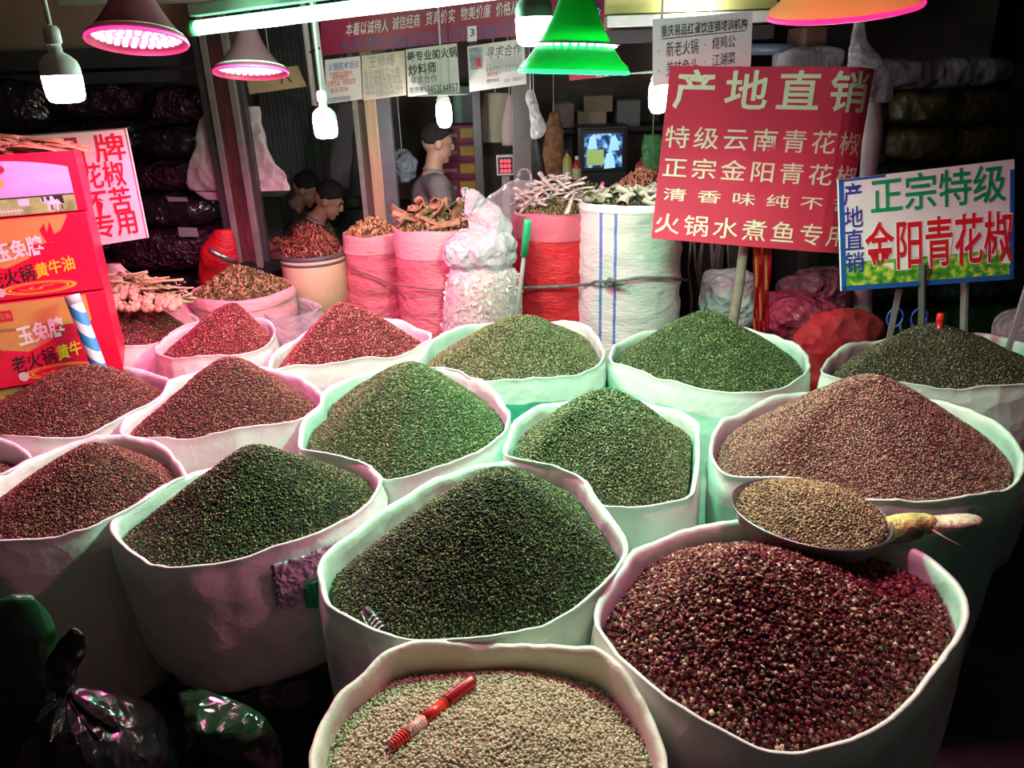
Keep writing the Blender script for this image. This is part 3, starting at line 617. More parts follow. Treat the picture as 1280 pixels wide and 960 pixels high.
m_paper = M('poster_paper', (.66, .63, .62), .5, var=.06); m_paper2 = M('poster_paper_aged', (.62, .52, .42), .5, var=.12)
poster([(406, 75), (450, 70), (453, 124), (408, 130)], YB - .03, 'small poster with blue heading and red lines by the bulb', m_paper,
       [(i_blue, [('火锅技术培训', 410, 79, 449, 85, {})]), (i_red, [('传授重庆火锅技术', 412, 90, 441, 94, {}), ('底料配方', 415, 95, 436, 99, {}), ('包教包会 终身指导', 409, 101, 445, 105, {}), ('电话咨询', 412, 110, 436, 114, {})]), (i_blue, [('专业团队欢迎来电咨询', 410, 122, 438, 125, {})])])
poster([(452, 70), (506, 63), (508, 119), (454, 126)], YB - .03, 'yellowed poster with a chef heading and handwritten rows', m_paper2,
       [(i_grey, [('王师傅', 460, 70, 494, 82, {}), ('专业炒料二十年', 454, 88, 501, 93, {}), ('寻火锅店长期合作', 455, 97, 502, 102, {}), ('电话', 456, 106, 468, 111, {}), ('13896041277', 470, 105, 503, 109, dict(mode='fit')), ('微信', 457, 114, 469, 118, {}), ('13896041277', 471, 113, 504, 117, dict(mode='fit'))])])
poster([(507, 62), (571, 54), (575, 116), (510, 121)], YB - .035, 'poster with bold black characters seeking a hotpot chef partner', m_paper,
       [(i_black, [('最专业的火锅', 508, 65, 572, 71, dict(wt=.02)), ('炒料师', 510, 80, 546, 92, dict(wt=.02)), ('寻求合作', 512, 95, 547, 103, {}), ('陈师傅', 512, 109, 530, 117, {}), ('13452044957', 531, 107, 573, 114, dict(mode='fit'))])])
def pic(S, o):
    patch(MB(), S, (.03, .05, .26, .52), .5).build('photo', M('printed_photo', (.30, .30, .38), .5, var=.6, scale=22), o, smooth=False, fix=False)
    patch(MB(), S, (.15, .28, .23, .48), .8).build('photo_detail', i_red, o, smooth=False, fix=False)
poster([(584, 58), (655, 48), (658, 105), (587, 115)], YB - .03, 'poster with a small photo and slanted heading beside the big bulb', m_paper,
       [(i_black, [('寻求合作', 606, 59, 652, 68, dict(shear=.2))]), (i_grey, [('专业炒料师傅诚心寻找合作伙伴共同', 608, 73, 652, 75, {}), ('经营火锅店多年经验技术过硬', 607, 79, 652, 82, {}), ('有意者请联系面谈详情', 607, 84, 648, 88, {}), ('电话 微信同号', 630, 98, 655, 100, {})]), (i_red, [('诚信第一', 608, 91, 628, 94, {})]), (i_black, [('联系电话', 608, 99, 624, 102, {})])], extra=pic)
poster([(706, 34), (764, 27), (764, 95), (712, 101)], YB - .02, 'red poster half hidden behind the green bell lamp', M('poster_red', (.60, .03, .08), .5),
       [(i_white, [('大', 750, 32, 762, 42, {}), ('批发', 744, 90, 762, 96, {})])])
poster([(816, 24), (941, 14), (938, 90), (816, 108)], 3.34, 'white training school poster above the red sign board', M('poster_paper_blue', (.60, .60, .68), .5, var=.04),
       [(i_black, [('重庆易品红餐饮连锁培训机构', 826, 31, 934, 36, dict(wt=.01)), ('·新老火锅', 822, 52, 873, 67, {}), ('·烧鸡公', 880, 46, 919, 59, {}), ('·美味鱼头', 822, 77, 873, 91, {}), ('·江湖菜', 880, 68, 919, 80, {})])],
       extra=lambda S, o: patch(MB(), S, (.09, .295, .93, .31), .6).build('rule', i_black, o, smooth=False, fix=False))
# @@SHOP
# ================================================================== SOFT SHAPES
def puffy(mb, rows, Y, amp=.01, seed=0, n=32, dep=.5, fs=5, flatend=True, mi=0, sq=1.0):
    """a bag or cloth with real thickness: rows = (py, pxl, pxr[, dy[, depth ratio]])"""
    sd = Vector((seed * 5.1, seed * 2.3, seed)); rr = []
    R_ = []
    for r in rows:
        y0 = Y + (r[3] if len(r) > 3 else 0); dk = r[4] if len(r) > 4 else dep
        a, b = PY(r[1], r[0], y0), PY(r[2], r[0], y0); R_.append((a, b, dk))
    # resample rows smoothly
    sub = 4; Q = []
    for i in range(len(R_) - 1):
        p0, p1, p2, p3 = R_[max(i - 1, 0)], R_[i], R_[i + 1], R_[min(i + 2, len(R_) - 1)]
        for k in range(sub):
            f = k / sub; cr = lambda A, B, C_, D: .5 * ((2 * B) + (C_ - A) * f + (2 * A - 5 * B + 4 * C_ - D) * f * f + (3 * B - A - 3 * C_ + D) * f ** 3)
            Q.append((cr(p0[0], p1[0], p2[0], p3[0]), cr(p0[1], p1[1], p2[1], p3[1]), p1[2] * (1 - f) + p2[2] * f))
    Q.append(R_[-1]); vs = []
    for a, b, dk in Q:
        c = (a + b) / 2; hx = (b - a) / 2; hy = Vector((0, 1, 0)) * hx.length * dk
        for k in range(n):
            t = 2 * math.pi * k / n; ct, st = math.cos(t), math.sin(t)
            ct = math.copysign(abs(ct) ** sq, ct); st = math.copysign(abs(st) ** sq, st)
            p = c + hx * ct + hy * st; d = (hx * ct + hy * st); d = d.normalized() if d.length > 1e-6 else Vector((0, 0, 1))
            w_ = min(1, hx.length / .03); vs.append(p + d * amp * (.6 * fold(Vector((p.x, p.y, p.z * .45)) + sd, fs, 3) - .9 * crk(Vector((p.x, p.y, p.z * .6)) + sd, fs * 1.7)) * w_)
    L = len(Q); fs_ = [(i * n + k, i * n + (k + 1) % n, (i + 1) * n + (k + 1) % n, (i + 1) * n + k) for i in range(L - 1) for k in range(n)]
    if flatend: fs_.append(tuple(range(n))[::-1]); fs_.append(tuple((L - 1) * n + k for k in range(n)))
    mb.add(vs, fs_, mi); return mb
def pillow(mb, c, d, seed=0, amp=.01, e=.55, rz=0, nu=56, nv=28, fs=4, rx=0, ry=0, fl=True, mi=0):
    """stuffed sack lying down: a rounded block with creases; fl flattens its underside"""
    sd = Vector((seed * 3.1, seed * 7.7, seed)); Rt = Matrix.Rotation(rz, 3, 'Z') @ Matrix.Rotation(ry, 3, 'Y') @ Matrix.Rotation(rx, 3, 'X'); c = Vector(c); vs = []
    pw = lambda v, q: math.copysign(abs(v) ** q, v)
    for j in range(nv + 1):
        ph = math.pi * j / nv - math.pi / 2
        for i in range(nu):
            th = 2 * math.pi * i / nu; x = pw(math.cos(ph), e) * pw(math.cos(th), e); y = pw(math.cos(ph), e) * pw(math.sin(th), e); z = pw(math.sin(ph), e)
            p = Vector((x * d[0] / 2, y * d[1] / 2, z * d[2] / 2)); nn = p.normalized()
            a = .6 * fold(p + sd, fs, 3) - 1.1 * crk(p + sd, fs * 2.2); p = p + nn * amp * a * (1 if z > -.6 or not fl else .2); vs.append(c + Rt @ p)
    fs_ = [(j * nu + i, j * nu + (i + 1) % nu, (j + 1) * nu + (i + 1) % nu, (j + 1) * nu + i) for j in range(nv) for i in range(nu)]
    return mb.add(vs, fs_, mi)
m_blackbag = crumple(mat('shiny_black_plastic', (.018, .012, .016), .2, 0, .3, 6, .2, 34, clear=.3), 9, .9, .03)
m_purp = crumple(mat('dark_mesh_sack', (.035, .010, .024), .16, 0, .5, 20, .5, 90), 16, 1.0, .03)
m_gbag = crumple(film_mat('dark_green_film', (.015, .075, .03), .25, .2), 6, .9, .04)
m_wfilm = crumple(film_mat('clear_white_film', (.62, .60, .66), .80, .25), 12, .8)
m_wbag = crumple(film_mat('white_carrier_film', (.66, .62, .68), .42, .28), 11, 1.0, .03)

# ------------------------------------------------------------------ beneath and beside the front sacks
def under(S, zt, m, label, grow=1.0, dy=0):
    r = [S[1] + (p - S[1]) * grow for p in S[0]]; r = [Vector((p.x, p.y + dy, 0)) for p in r]
    mb = MB(); n = len(r); vs = []; H = zt - .01
    for k in range(9):
        t = k / 8; kk = .9 + .12 * math.sin(math.pi * min(1, t * 1.1)); z = zt - H * t
        for p in r:
            q = Vector((S[1].x, S[1].y + dy, 0)) + (Vector((p.x, p.y, 0)) - Vector((S[1].x, S[1].y + dy, 0))) * kk; d = (q - S[1]).normalized()
            vs.append(q + Vector((d.x, d.y, 0)) * .008 * fold(Vector((q.x * 2, q.y * 2, z)), 5) + Vector((0, 0, z)))
    mb.add(vs, [(i * n + k, i * n + (k + 1) % n, (i + 1) * n + (k + 1) % n, (i + 1) * n + k) for i in range(8) for k in range(n)] + [tuple(range(n))[::-1], tuple(8 * n + k for k in range(n))])
    return mb.build('full_sack', m, label=label, cat='sack')
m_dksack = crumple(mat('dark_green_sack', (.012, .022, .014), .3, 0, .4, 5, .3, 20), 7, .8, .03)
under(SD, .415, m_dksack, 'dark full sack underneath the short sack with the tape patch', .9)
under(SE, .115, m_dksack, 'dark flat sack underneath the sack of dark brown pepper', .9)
# torn tape patch on the short sack, following its wall
def wall_surface(S, a0, a1, z0, z1, off):
    ring, c = S[0], S[1]; n = len(ring)
    ang = [math.atan2(p.y - c.y, p.x - c.x) for p in ring]
    def f(u, v, h=0):
        a = a0 + (a1 - a0) * u; best = min(range(n), key=lambda i: abs(((ang[i] - a + math.pi) % (2 * math.pi)) - math.pi))
        r = (ring[best] - c).length; d = Vector((math.cos(a), math.sin(a), 0)); z = z0 + (z1 - z0) * v
        t = (ZR - z) / .4; return c + Vector((0, 0, z - c.z)) + d * (r * (1 - .07 * t + .02 * math.sin(math.pi * min(1, max(0, t)))) + off)
    return f
m_tape = crumple(mat('crinkled_tape', (.52, .48, .56), .2, 0, .2, 20, .3, 45, clear=.5), 22, 1.0, .02)
f = wall_surface(SD, -1.15, -.50, ZR - .02, ZR - .145, .009)
def tp(u, v):
    p = f(u + .05 * noise.noise(Vector((v * 9, 2, 0))), v * (1 + .30 * noise.noise(Vector((u * 7, 1, 3))))); d = (p - SD[1]); d.z = 0
    return p + d.normalized() * (.006 * fold(Vector((u * 3, v * 3, 0)), 2, 3))
MB().grid(tp, 26, 14, thick=.002).build('tape_patch', m_tape, SD[4])
f2 = wall_surface(SD, -.90, -.52, ZR - .10, ZR - .21, .013)
MB().grid(lambda u, v: f2(u, v * (.6 + .5 * u)) + Vector((0, -1, 0)) * .007 * fold(Vector((u * 3, v * 3, 4)), 2.4, 3), 22, 14, thick=.002).build('green_film_patch', sheet_mat('green_film', (.03, .55, .20), .25, .3, .1, .8, 40), SD[4])
# tied black bag, green bags
L = root('garbage_bag', (PY(110, 900, 1.30).x, 1.30, 0), 'shiny black plastic bag tied in a knot with fanned folds', 'bag')
mb = puffy(MB(), [(872, 72, 96, 0, .7), (880, 58, 128), (900, 46, 165), (930, 32, 200), (975, 22, 214), (1040, 25, 216), (1130, 34, 205), (1240, 50, 190)], 1.30, .012, 3, 40, .85, 7); mb.build('body', m_blackbag, L)
mb = puffy(MB(), [(786, 88, 94), (796, 80, 104), (812, 70, 106), (836, 58, 98), (856, 62, 90), (868, 70, 92), (876, 68, 98)], 1.30, .022, 5, 64, .40, 12); mb.build('knot', m_blackbag, L)
mb = MB()
for (x0, y0, x1, y1, w_) in ((84, 868, 64, 928, 20), (86, 868, 98, 930, 18), (88, 866, 150, 915, 16), (80, 870, 44, 900, 14), (86, 867, 128, 926, 14)):
    a, b = PY(x0, y0, 1.285), PY(x1, y1, 1.14 + .0003 * abs(x1 - 90)); wd = w_ / FPX * 1.4; sd_ = (b - a).cross(Vector((0, -1, .6))).normalized()
    mb.grid(lambda u, v: a + (b - a) * v + sd_ * (u - .5) * 2 * wd * (.15 + .85 * v) * math.sin(math.pi * min(1, .2 + .8 * v)) ** .3 + Vector((0, -.8, .6)) * .022 * (1 - abs(u * 2 - 1)) * math.sin(math.pi * (.1 + .85 * v)), 10, 8, thick=.002)
mb.build('gathered_fold', m_blackbag, L, kind='stuff')
puffy(MB(), [(745, 10, 40, 0, .4), (775, -40, 62, 0), (820, -60, 68), (880, -60, 62), (960, -50, 50), (1060, -40, 44), (1200, -20, 34)], 1.36, .012, 9, 36, .4, 5).build('film_bag', m_gbag, label='green see-through plastic bag standing beside the tied black bag', cat='bag')
puffy(MB(), [(868, 225, 262, .05), (885, 232, 300, .02), (905, 240, 332), (930, 262, 348), (960, 285, 354), (1010, 270, 350), (1100, 260, 340)], 1.22, .012, 12, 36, .5, 8).build('film_bag', crumple(mat('dark_glinting_film', (.012, .04, .018), .2, 0, .4, 8, .3, 36, clear=.4), 8, 1.0, .04), label='dark plastic bag with green glints below the tape-patched sack', cat='bag')
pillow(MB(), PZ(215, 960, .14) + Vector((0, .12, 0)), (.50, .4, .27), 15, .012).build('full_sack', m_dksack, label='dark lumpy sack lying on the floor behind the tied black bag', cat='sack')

# ------------------------------------------------------------------ red marker, brush handle, pan
def on_heap(S, px, py, lift=0):
    """walk the ray down until it is below the heap surface height of S"""
    ring, c, Rm, H = S[:4]; d = ray(px, py); t = .5; edge = .036
    while t < 6:
        p = CAM + d * t; r = min(1, math.hypot(p.x - c.x, p.y - c.y) / Rm); a = .2; g = (math.sqrt(1 + a * a) - math.sqrt(r * r + a * a)) / (math.sqrt(1 + a * a) - a)
        if p.z < ZR - (.045 if S is SA else edge) + H * g + lift: return p
        t += .002
a, b = on_heap(SA, 489, 934, .008), on_heap(SA, 592, 850, .010); d = (b - a); L = root('marker_pen', (a + b) / 2 - Vector((0, 0, .008)), 'red marker pen lying on the white peppercorns', 'pen')
m_rp = M('red_plastic', (.42, .012, .02), .3, var=.05, clear=.3); m_rp2 = M('red_plastic_bright', (.70, .03, .02), .35)
MB().tube([a, a + d * .005, a + d * .02], [.0095, .011, .0115], 18).build('end_plug', m_rp, L)
mb = MB()
for k in range(5): mb.tube([a + d * (.03 + .028 * k), a + d * (.045 + .028 * k)], .0122, 18)
mb.build('grip_rings', m_rp2, L); MB().tube([a + d * .015, a + d * .64], .0112, 20).build('barrel', m_rp, L)
MB().tube([a + d * .17, a + d * .37], .0114, 20).build('label_band', M('pale_label', (.72, .30, .30), .4), L); MB().tube([a + d * .38, a + d * .60], .0114, 20).build('label_band', m_rp2, L)
MB().tube([a + d * .655, a + d * .66, a + d * .97, a + d * .985, a + d], [.0118, .0126, .0120, .0115, .007], 20).build('cap', m_rp, L)
MB().tube([a + d * .64, a + d * .657], .0105, 18).build('seam', m_black, L)
dn = d.normalized(); up = (CAM - (a + b) / 2).normalized(); sx = dn; sy = (up - dn * up.dot(dn)).normalized(); sz = dn.cross(sy)
def Sp(u, v, h=0):
    an = (v - .5) * 1.3; return a + d * (.175 + .19 * u) + (sy * math.cos(an) + sz * math.sin(an)) * (.0114 + .0006)
write(MB(), 'MARKER', Sp, (0.05, .1, .95, .9), mode='fit').build('lettering', M('ink_white'), L, smooth=False, fix=False)
a, b = on_heap(SC, 459, 763, .016), on_heap(SC, 486, 800, .006); d = b - a; L = root('brush', b, 'black brush handle with silver rings stuck in the dark green pepper', 'brush')
MB().tube([a - d * .10, a, a + d * .2, a + d * .9], [.006, .011, .012, .011], 16).build('handle', m_black, L)
for k in range(4): MB().tube([a + d * (.28 + .12 * k), a + d * (.32 + .12 * k)], .0126, 16).build('ring', M('silver', (.7, .7, .7), .25, .9), L)
MB().tube([a + d * .05 + Vector((-.014, 0, 0)), a + d * .3 + Vector((-.016, -.006, 0)), a + d * .75 + Vector((-.012, -.01, 0))], .0018, 6).build('wire_loop', M('silver'), L)
# pan of brown pepper between the wide tan sack and the husk sack
pc = PZ(1012, 640, ZR + .085); pr = (PZ(1112, 648, ZR + .085) - PZ(913, 612, ZR + .085)).length / 2
L = root('frying_pan', pc - Vector((0, 0, .085)), 'steel pan of brown pepper with a yellow cloth-wrapped handle', 'pan'); T = Matrix.Rotation(R(5), 3, 'Y') @ Matrix.Rotation(R(-4), 3, 'X')
pf = [(.001, -.085), (pr * .45, -.084), (pr * .72, -.068), (pr * .90, -.036), (pr, 0), (pr * 1.012, .002)]
MB().lathe(pf + [(r - .003 if r > .01 else .001, z + .003) for r, z in pf[::-1]], pc, 48, tilt=T).build('bowl', M('worn_steel', (.30, .30, .32), .35, .8, bump=.1), L)
ring = [pc + T @ Vector((pr * .99 * math.cos(2 * math.pi * k / 90), pr * .99 * math.sin(2 * math.pi * k / 90), -.004)) for k in range(90)]
heap([Vector((p.x, p.y, pc.z)) for p in ring], pc.z, (pc.x - .01, pc.y + .01), .042, b_tan, 40, 'round heap of brown pepper filling the steel pan', 'pepper_heap', edge=.004, ins=.010, kind='berry', size=.0056, gm=g_pan, a=.5, skirt=.004)
hp = [PY(1094, 672, pc.y - .045), PY(1112, 660, pc.y - .03), PY(1140, 654, pc.y - .01), PY(1172, 655, pc.y + .0), PY(1205, 652, pc.y + .02), PY(1226, 648, pc.y + .03)]
m_wrap = mat('wrapped_cloth_handle', (.58, .62, .20), .5, 0, .45, 22, .9, 60)
hp[0] = hp[0] + Vector((-.012, 0, 0)); MB().tube(hp[:4], [.026, .033, .028, .028], 18, flat=.9).build('handle_wrap', m_wrap, L, sub=1)
MB().tube(hp[2:], [.026, .032, .034, .020], 18, flat=.5).build('handle_tip', mat('pale_plastic_wrap', (.70, .74, .50), .3, 0, .3, 20, .8, 60), L, sub=1)
MB().tube([PY(1108, 668, pc.y - .04), PY(1128, 662, pc.y - .025), PY(1145, 660, pc.y - .015)], [.022, .030, .024], 12).build('stain_band', M('old_tape', (.10, .09, .07), .6), L)
MB().tube([PY(1165, 662, pc.y - .03), PY(1180, 672, pc.y - .04), PY(1196, 680, pc.y - .04), PY(1212, 690, pc.y - .03)], [.008, .007, .004, .002], 8, flat=.4).build('loose_strip', M('pale_strip', (.6, .55, .5), .5), L)

# ------------------------------------------------------------------ cartons
i3 = i_white; m_cred = M('carton_red', (.78, .008, .055), .38, var=.05); m_cgold = M('carton_gold', (.66, .34, .10), .4, var=.06)
_a = PY(131, 363, 2.74); UXC = _a - PZ(0, 379, _a.z); UXC.z = 0; UXC.normalize()
def carton(tr, tl, hpx, Y, label, design, h=None, opened=False):
    TR = PY(tr[0], tr[1], Y); z = TR.z; ux = UXC.copy(); uy = Vector((-ux.y, ux.x, 0)); W = .46
    BR = PY(hpx[0], hpx[1], Y); H = h or (z - BR.z); TL = TR - ux * W
    L = root('carton', (TL + TR) / 2 + uy * .15 - Vector((0, 0, H)), label, 'box', 'stacked red cartons')
    c = (TL + TR) / 2 + uy * .15 - Vector((0, 0, H / 2)); Rt = Matrix((ux, uy, Vector((0, 0, 1)))).transposed()
    if opened:
        for dd, off in (((W, .006, H), (0, -.147, 0)), ((W, .006, H), (0, .147, 0)), ((.006, .3, H), (-W / 2 + .003, 0, 0)), ((.006, .3, H), (W / 2 - .003, 0, 0)), ((W, .3, .006), (0, 0, -H / 2 + .003))):
            MB().box(c + Rt @ Vector(off), dd, Rt).build('side_panel', m_cred, L, smooth=False)
    else: MB().box(c, (W, .30, H - .002), Rt).build('body', m_cred, L, smooth=False, bevel=.004)
    S = quad_surface(TL, TR, TR - Vector((0, 0, H)), TL - Vector((0, 0, H)), lift=.0014); S2 = lambda u, v, h=0: S(u, v, h) + S.n * .0008
    design(L, S2); return TL, TR, ux, uy, H, L
def d_main(L, S, first=.27):
    mb = MB(); patch(mb, S, (.2, .015, .86, .34), .3); patch(mb, S, (.2, .3, .55, .60), .3, nu=1, nv=1); mb.build('gold_panel', m_cgold, L, smooth=False, fix=False)
    mb = MB(); mb.add([S(.38, .60, .6), S(.86, .33, .6), S(.86, .66, .6), S(.38, .66, .6)], [(0, 1, 2, 3)]); mb.add([S(.2, .54, .6), S(.38, .60, .6), S(.38, .66, .6), S(.2, .66, .6)], [(0, 1, 2, 3)]); mb.build('red_band', m_cred, L, smooth=False, fix=False)
    write(MB(), '玉兔牌', lambda u, v, h=0: S(u, v - (u - .4) * .22, 1.4), (.33, .28, .66, .52), wt=.03).build('lettering', M('ink_white'), L, smooth=False, fix=False)
    write(MB(), '老火锅', lambda u, v, h=0: S(u, v - (u - .4) * .25, 1), (.24, .60, .56, .82), wt=.01).build('lettering', M('ink_black'), L, smooth=False, fix=False)
    write(MB(), '黄牛油', lambda u, v, h=0: S(u, v - (u - .4) * .25, 1), (.56, .62, .84, .81), wt=.02).build('lettering', M('ink_gold'), L, smooth=False, fix=False)
    mb = MB(); disc(mb, S, (.56, .88), .26, .30, .5, 32, ring=.86); disc(mb, S, (.56, .88), .21, .27, .6, 32, ring=.9)
    for k in range(3): disc(mb, S, (.50 + .07 * k, .88), .08, .28, .7, 12, ring=.75, a0=.5 + k, a1=3 + k)
    mb.build('pot_picture', ink('flame', (.95, .42, .06)), L, smooth=False, fix=False)
    mb = MB(); disc(mb, S, (.30, .89), .035, 1.7, .9, 16); mb.build('seal', ink('palepink', (.75, .6, .65)), L, smooth=False, fix=False)
    mb = MB(); patch(mb, S, (.24, .09, .34, .22), .6); mb.build('stamp', i_red, L, smooth=False, fix=False); write(MB(), '玉兔', lambda u, v, h=0: S(u, v, 1), (.25, .12, .33, .19)).build('lettering', m_cgold, L, smooth=False, fix=False)
def d_bull(L, S):
    d_main(L, S)
    mb = MB(); P = [(.66, .18), (.70, .10), (.705, .22), (.74, .08), (.75, .24), (.80, .20), (.87, .02), (.87, .45), (.78, .42), (.74, .33), (.69, .34)]
    mb.add([S(u, v, 1.1) for u, v in P], [(0, 1, 2), (2, 3, 4), (0, 2, 10), (2, 4, 10), (4, 9, 10), (4, 5, 9), (5, 8, 9), (5, 6, 7, 8)]); mb.build('bull_silhouette', m_cred, L, smooth=False, fix=False)
def d_scene(L, S):
    arch = lambda u: .10 - .0 + .16 * ramp1(u, .45, .95) ** 2
    sky = M('printed_sky', (.72, .50, .88), .4, var=.2, scale=5, stretch=(1, 1, 4)); mb = MB()
    mb.grid(lambda u, v: S(.2 + .735 * u, arch(.2 + .735 * u) + (.70 - arch(.2 + .735 * u)) * v, .4), 16, 4); mb.build('sky_picture', sky, L, smooth=False, fix=False)
    mb = MB(); patch(mb, S, (.2, .70, .935, .985), .4); mb.build('meadow_picture', M('printed_meadow', (.28, .50, .16), .4, var=.5, scale=16), L, smooth=False, fix=False)
    mb = MB(); patch(mb, S, (.2, .69, .935, .715), .7); disc(mb, S, (.38, .84), .06, .9, .7, 12, a0=math.pi, a1=2 * math.pi); mb.build('treeline_picture', ink('dark', (.03, .06, .03)), L, smooth=False, fix=False)
    mb = MB(); patch(mb, S, (.74, .72, .85, .86), .9, nu=1, nv=1)
    for u in (.745, .765, .80, .83): patch(mb, S, (u, .84, u + .012, .96), .9, nu=1, nv=1)
    disc(mb, S, (.73, .77), .025, 2, .9, 10); patch(mb, S, (.56, .73, .63, .84), .9, nu=1, nv=1); mb.build('cow_picture', ink('cowwhite', (.85, .75, .85)), L, smooth=False, fix=False)
    mb = MB(); mb.add([S(u, v, 1.1) for u, v in ((.79, .715), (.855, .715), (.858, .86), (.835, .84), (.82, .77), (.80, .78))], [(0, 1, 2, 3, 4, 5)]); mb.add([S(u, v, 1.1) for u, v in ((.745, .72), (.77, .72), (.765, .80), (.75, .77))], [(0, 1, 2, 3)]); patch(mb, S, (.715, .72, .728, .80), 1.1, nu=1, nv=1); patch(mb, S, (.832, .86, .842, .95), 1.1, nu=1, nv=1); patch(mb, S, (.766, .86, .776, .95), 1.1, nu=1, nv=1); mb.build('cow_spots', M('ink_black'), L, smooth=False, fix=False)
    mb = MB(); disc(mb, S, (.38, .44), .13, .9, .8, 24); mb.build('sun_badge', ink('sun', (.95, .55, .15)), L, smooth=False, fix=False)
    mb = MB(); disc(mb, S, (.38, .44), .05, .7, 1.0, 12, ring=.7); mb.build('badge_mark', i_red, L, smooth=False, fix=False)
    mb = MB(); patch(mb, S, (.2, .16, .50, .30), .8); disc(mb, S, (.50, .23), .03, 2.3, .8, 14); mb.build('pill', i_red, L, smooth=False, fix=False)
    write(MB(), '纯正味浓', lambda u, v, h=0: S(u, v, 1.2), (.24, .18, .49, .28)).build('lettering', M('ink_black'), L, smooth=False, fix=False)
    mb = MB()
    for k in range(16): patch(mb, S, (.22 + .022 * k, .86, .224 + .022 * k, .96), .9, nu=1, nv=1)
    patch(mb, S, (.21, .90, .58, .92), .9, nu=1, nv=1); mb.build('fence_picture', M('ink_white'), L, smooth=False, fix=False)
YC = 2.74
c4 = carton((137, 464), (0, 484), (141, 560), YC, 'lowest visible red carton, mostly hidden by the brown pepper', d_main)
c3 = carton((131, 363), (0, 379), (135, 463), YC, 'red carton with the striped tube leaning on it', d_main)
c2 = carton((108, 264), (0, 268), (112, 362), YC + .005, 'red carton with a bull silhouette printed on gold', d_bull)
c1 = carton((92, 188), (0, 181), (95, 263), YC + .01, 'top carton with a printed meadow, open and full of bark strips', d_scene, opened=True)
zb = c4[0].z - c4[4]; cc = (c4[0] + c4[1]) / 2 + c4[3] * .15
rt = Matrix((c4[2], c4[3], Vector((0, 0, 1)))).transposed()
for k in range(2): MB().box((cc.x, cc.y, zb * (k + .5) / 2), (.46, .30, zb / 2 - .002), rt).build('carton', m_cred, label=('plain red carton at the bottom of the carton stack', 'plain red carton second from the bottom of the stack')[k], cat='box', group='stacked red cartons', smooth=False, bevel=.004)
m_bark = mat('cinnamon_bark', (.50, .26, .14), .65, 0, .3, 30, .6, 60, stretch=(1, 1, 1)); random.seed(3); bark = []
def strip_mesh(ln, wd, seed, curl=.3, th=.004, bend=.02, n=7, k=5):
    mb = MB(); rd = random.Random(seed); b1, b2 = rd.uniform(-bend, bend), rd.uniform(-bend, bend)
    mb.grid(lambda u, v: Vector((ln * (v - .5), wd * (u - .5) * (.75 + .35 * math.sin(3 * v + seed)) + b1 * math.sin(3.1 * v), wd * curl * (1 - (2 * u - 1) ** 2) + b2 * math.sin(3.1 * v) + .25 * bend * noise.noise(Vector((v * 4, seed, 0))))), k, n, thick=th)
    return mb
def scatter(name, protos, spots, mats, label, cat, group, smooth=True):
    """copies of a few shapes, each copy an object of its own sharing its mesh"""
    first = []
    for p in protos:
        o = p.build(name, mats, smooth=smooth, label=label, cat=cat, group=group); o.data.transform(Matrix.Translation(o.location)); o.location = (0, 0, 0); first.append([o, False])
    for i, (loc, rot, sc) in enumerate(spots):
        f = first[i % len(first)]; o = f[0]
        if f[1]: o = o.copy(); COL.objects.link(o)
        f[1] = True; o.location = loc; o.rotation_euler = rot; o.scale = (sc, sc, sc)
tl, tr_, ux, uy = c1[:4]; spots = []
rd = random.Random(5)
for i in range(60):
    u, v = rd.random(), rd.random(); p = tl + ux * (.03 + .40 * u) + uy * (.03 + .25 * v)
    z = -.02 + .065 * (1 - abs(2 * v - 1) ** 2) * (1 - ramp1(u, .3, 1) ** 1.3 * .85) * (i / 60) ** .5 + .01
    spots.append((p + Vector((0, 0, z)), (rd.uniform(-.3, .3), rd.uniform(-.2, .2) + .12, math.atan2(ux.y, ux.x) + rd.uniform(-.6, .4)), rd.uniform(.8, 1.2)))
scatter('bark_strip', [strip_mesh(.16, .022, k, .35, .003, .012) for k in range(5)], spots, m_bark, 'tan bark strip heaped in the open carton', 'spice', 'bark strips in the open carton')
# striped paper tube
a, b = PY(90, 370, 2.62), PY(128, 470, 2.56); b = a + (b - a) * 1.15
m_st = bpy.data.materials.new('blue_spiral_paper'); m_st.use_nodes = True; nt = m_st.node_tree; tc = nt.nodes.new('ShaderNodeTexCoord'); wv = nt.nodes.new('ShaderNodeTexWave'); wv.inputs['Scale'].default_value = 5.6; mp = nt.nodes.new('ShaderNodeMapping'); mp.inputs['Rotation'].default_value = (0, R(52), R(0))
nt.links.new(tc.outputs['Object'], mp.inputs[0]); nt.links.new(mp.outputs[0], wv.inputs[0]); rp = _ramp(nt, [(0, (.03, .26, .52)), (.55, (.75, .74, .80))], 'CONSTANT'); nt.links.new(wv.outputs[0], rp.inputs[0]); nt.links.new(rp.outputs[0], nt.nodes['Principled BSDF'].inputs[0])
L = root('paper_tube', b, 'blue and white spiral-striped paper tube leaning on the cartons', 'tube'); d = b - a
MB().lathe([(.0245, 0), (.0245, d.length * .78), (.0245, d.length), (.021, d.length), (.021, 0), (.0245, 0)], a, 32, tilt=d.to_track_quat('Z', 'Y').to_matrix()).build('tube', m_st, L)
MB().lathe([(.0252, -.002), (.0252, .03), (.0248, .03)], a, 32, tilt=d.to_track_quat('Z', 'Y').to_matrix()).build('end_band', M('pale_paper', (.72, .66, .74), .5), L)
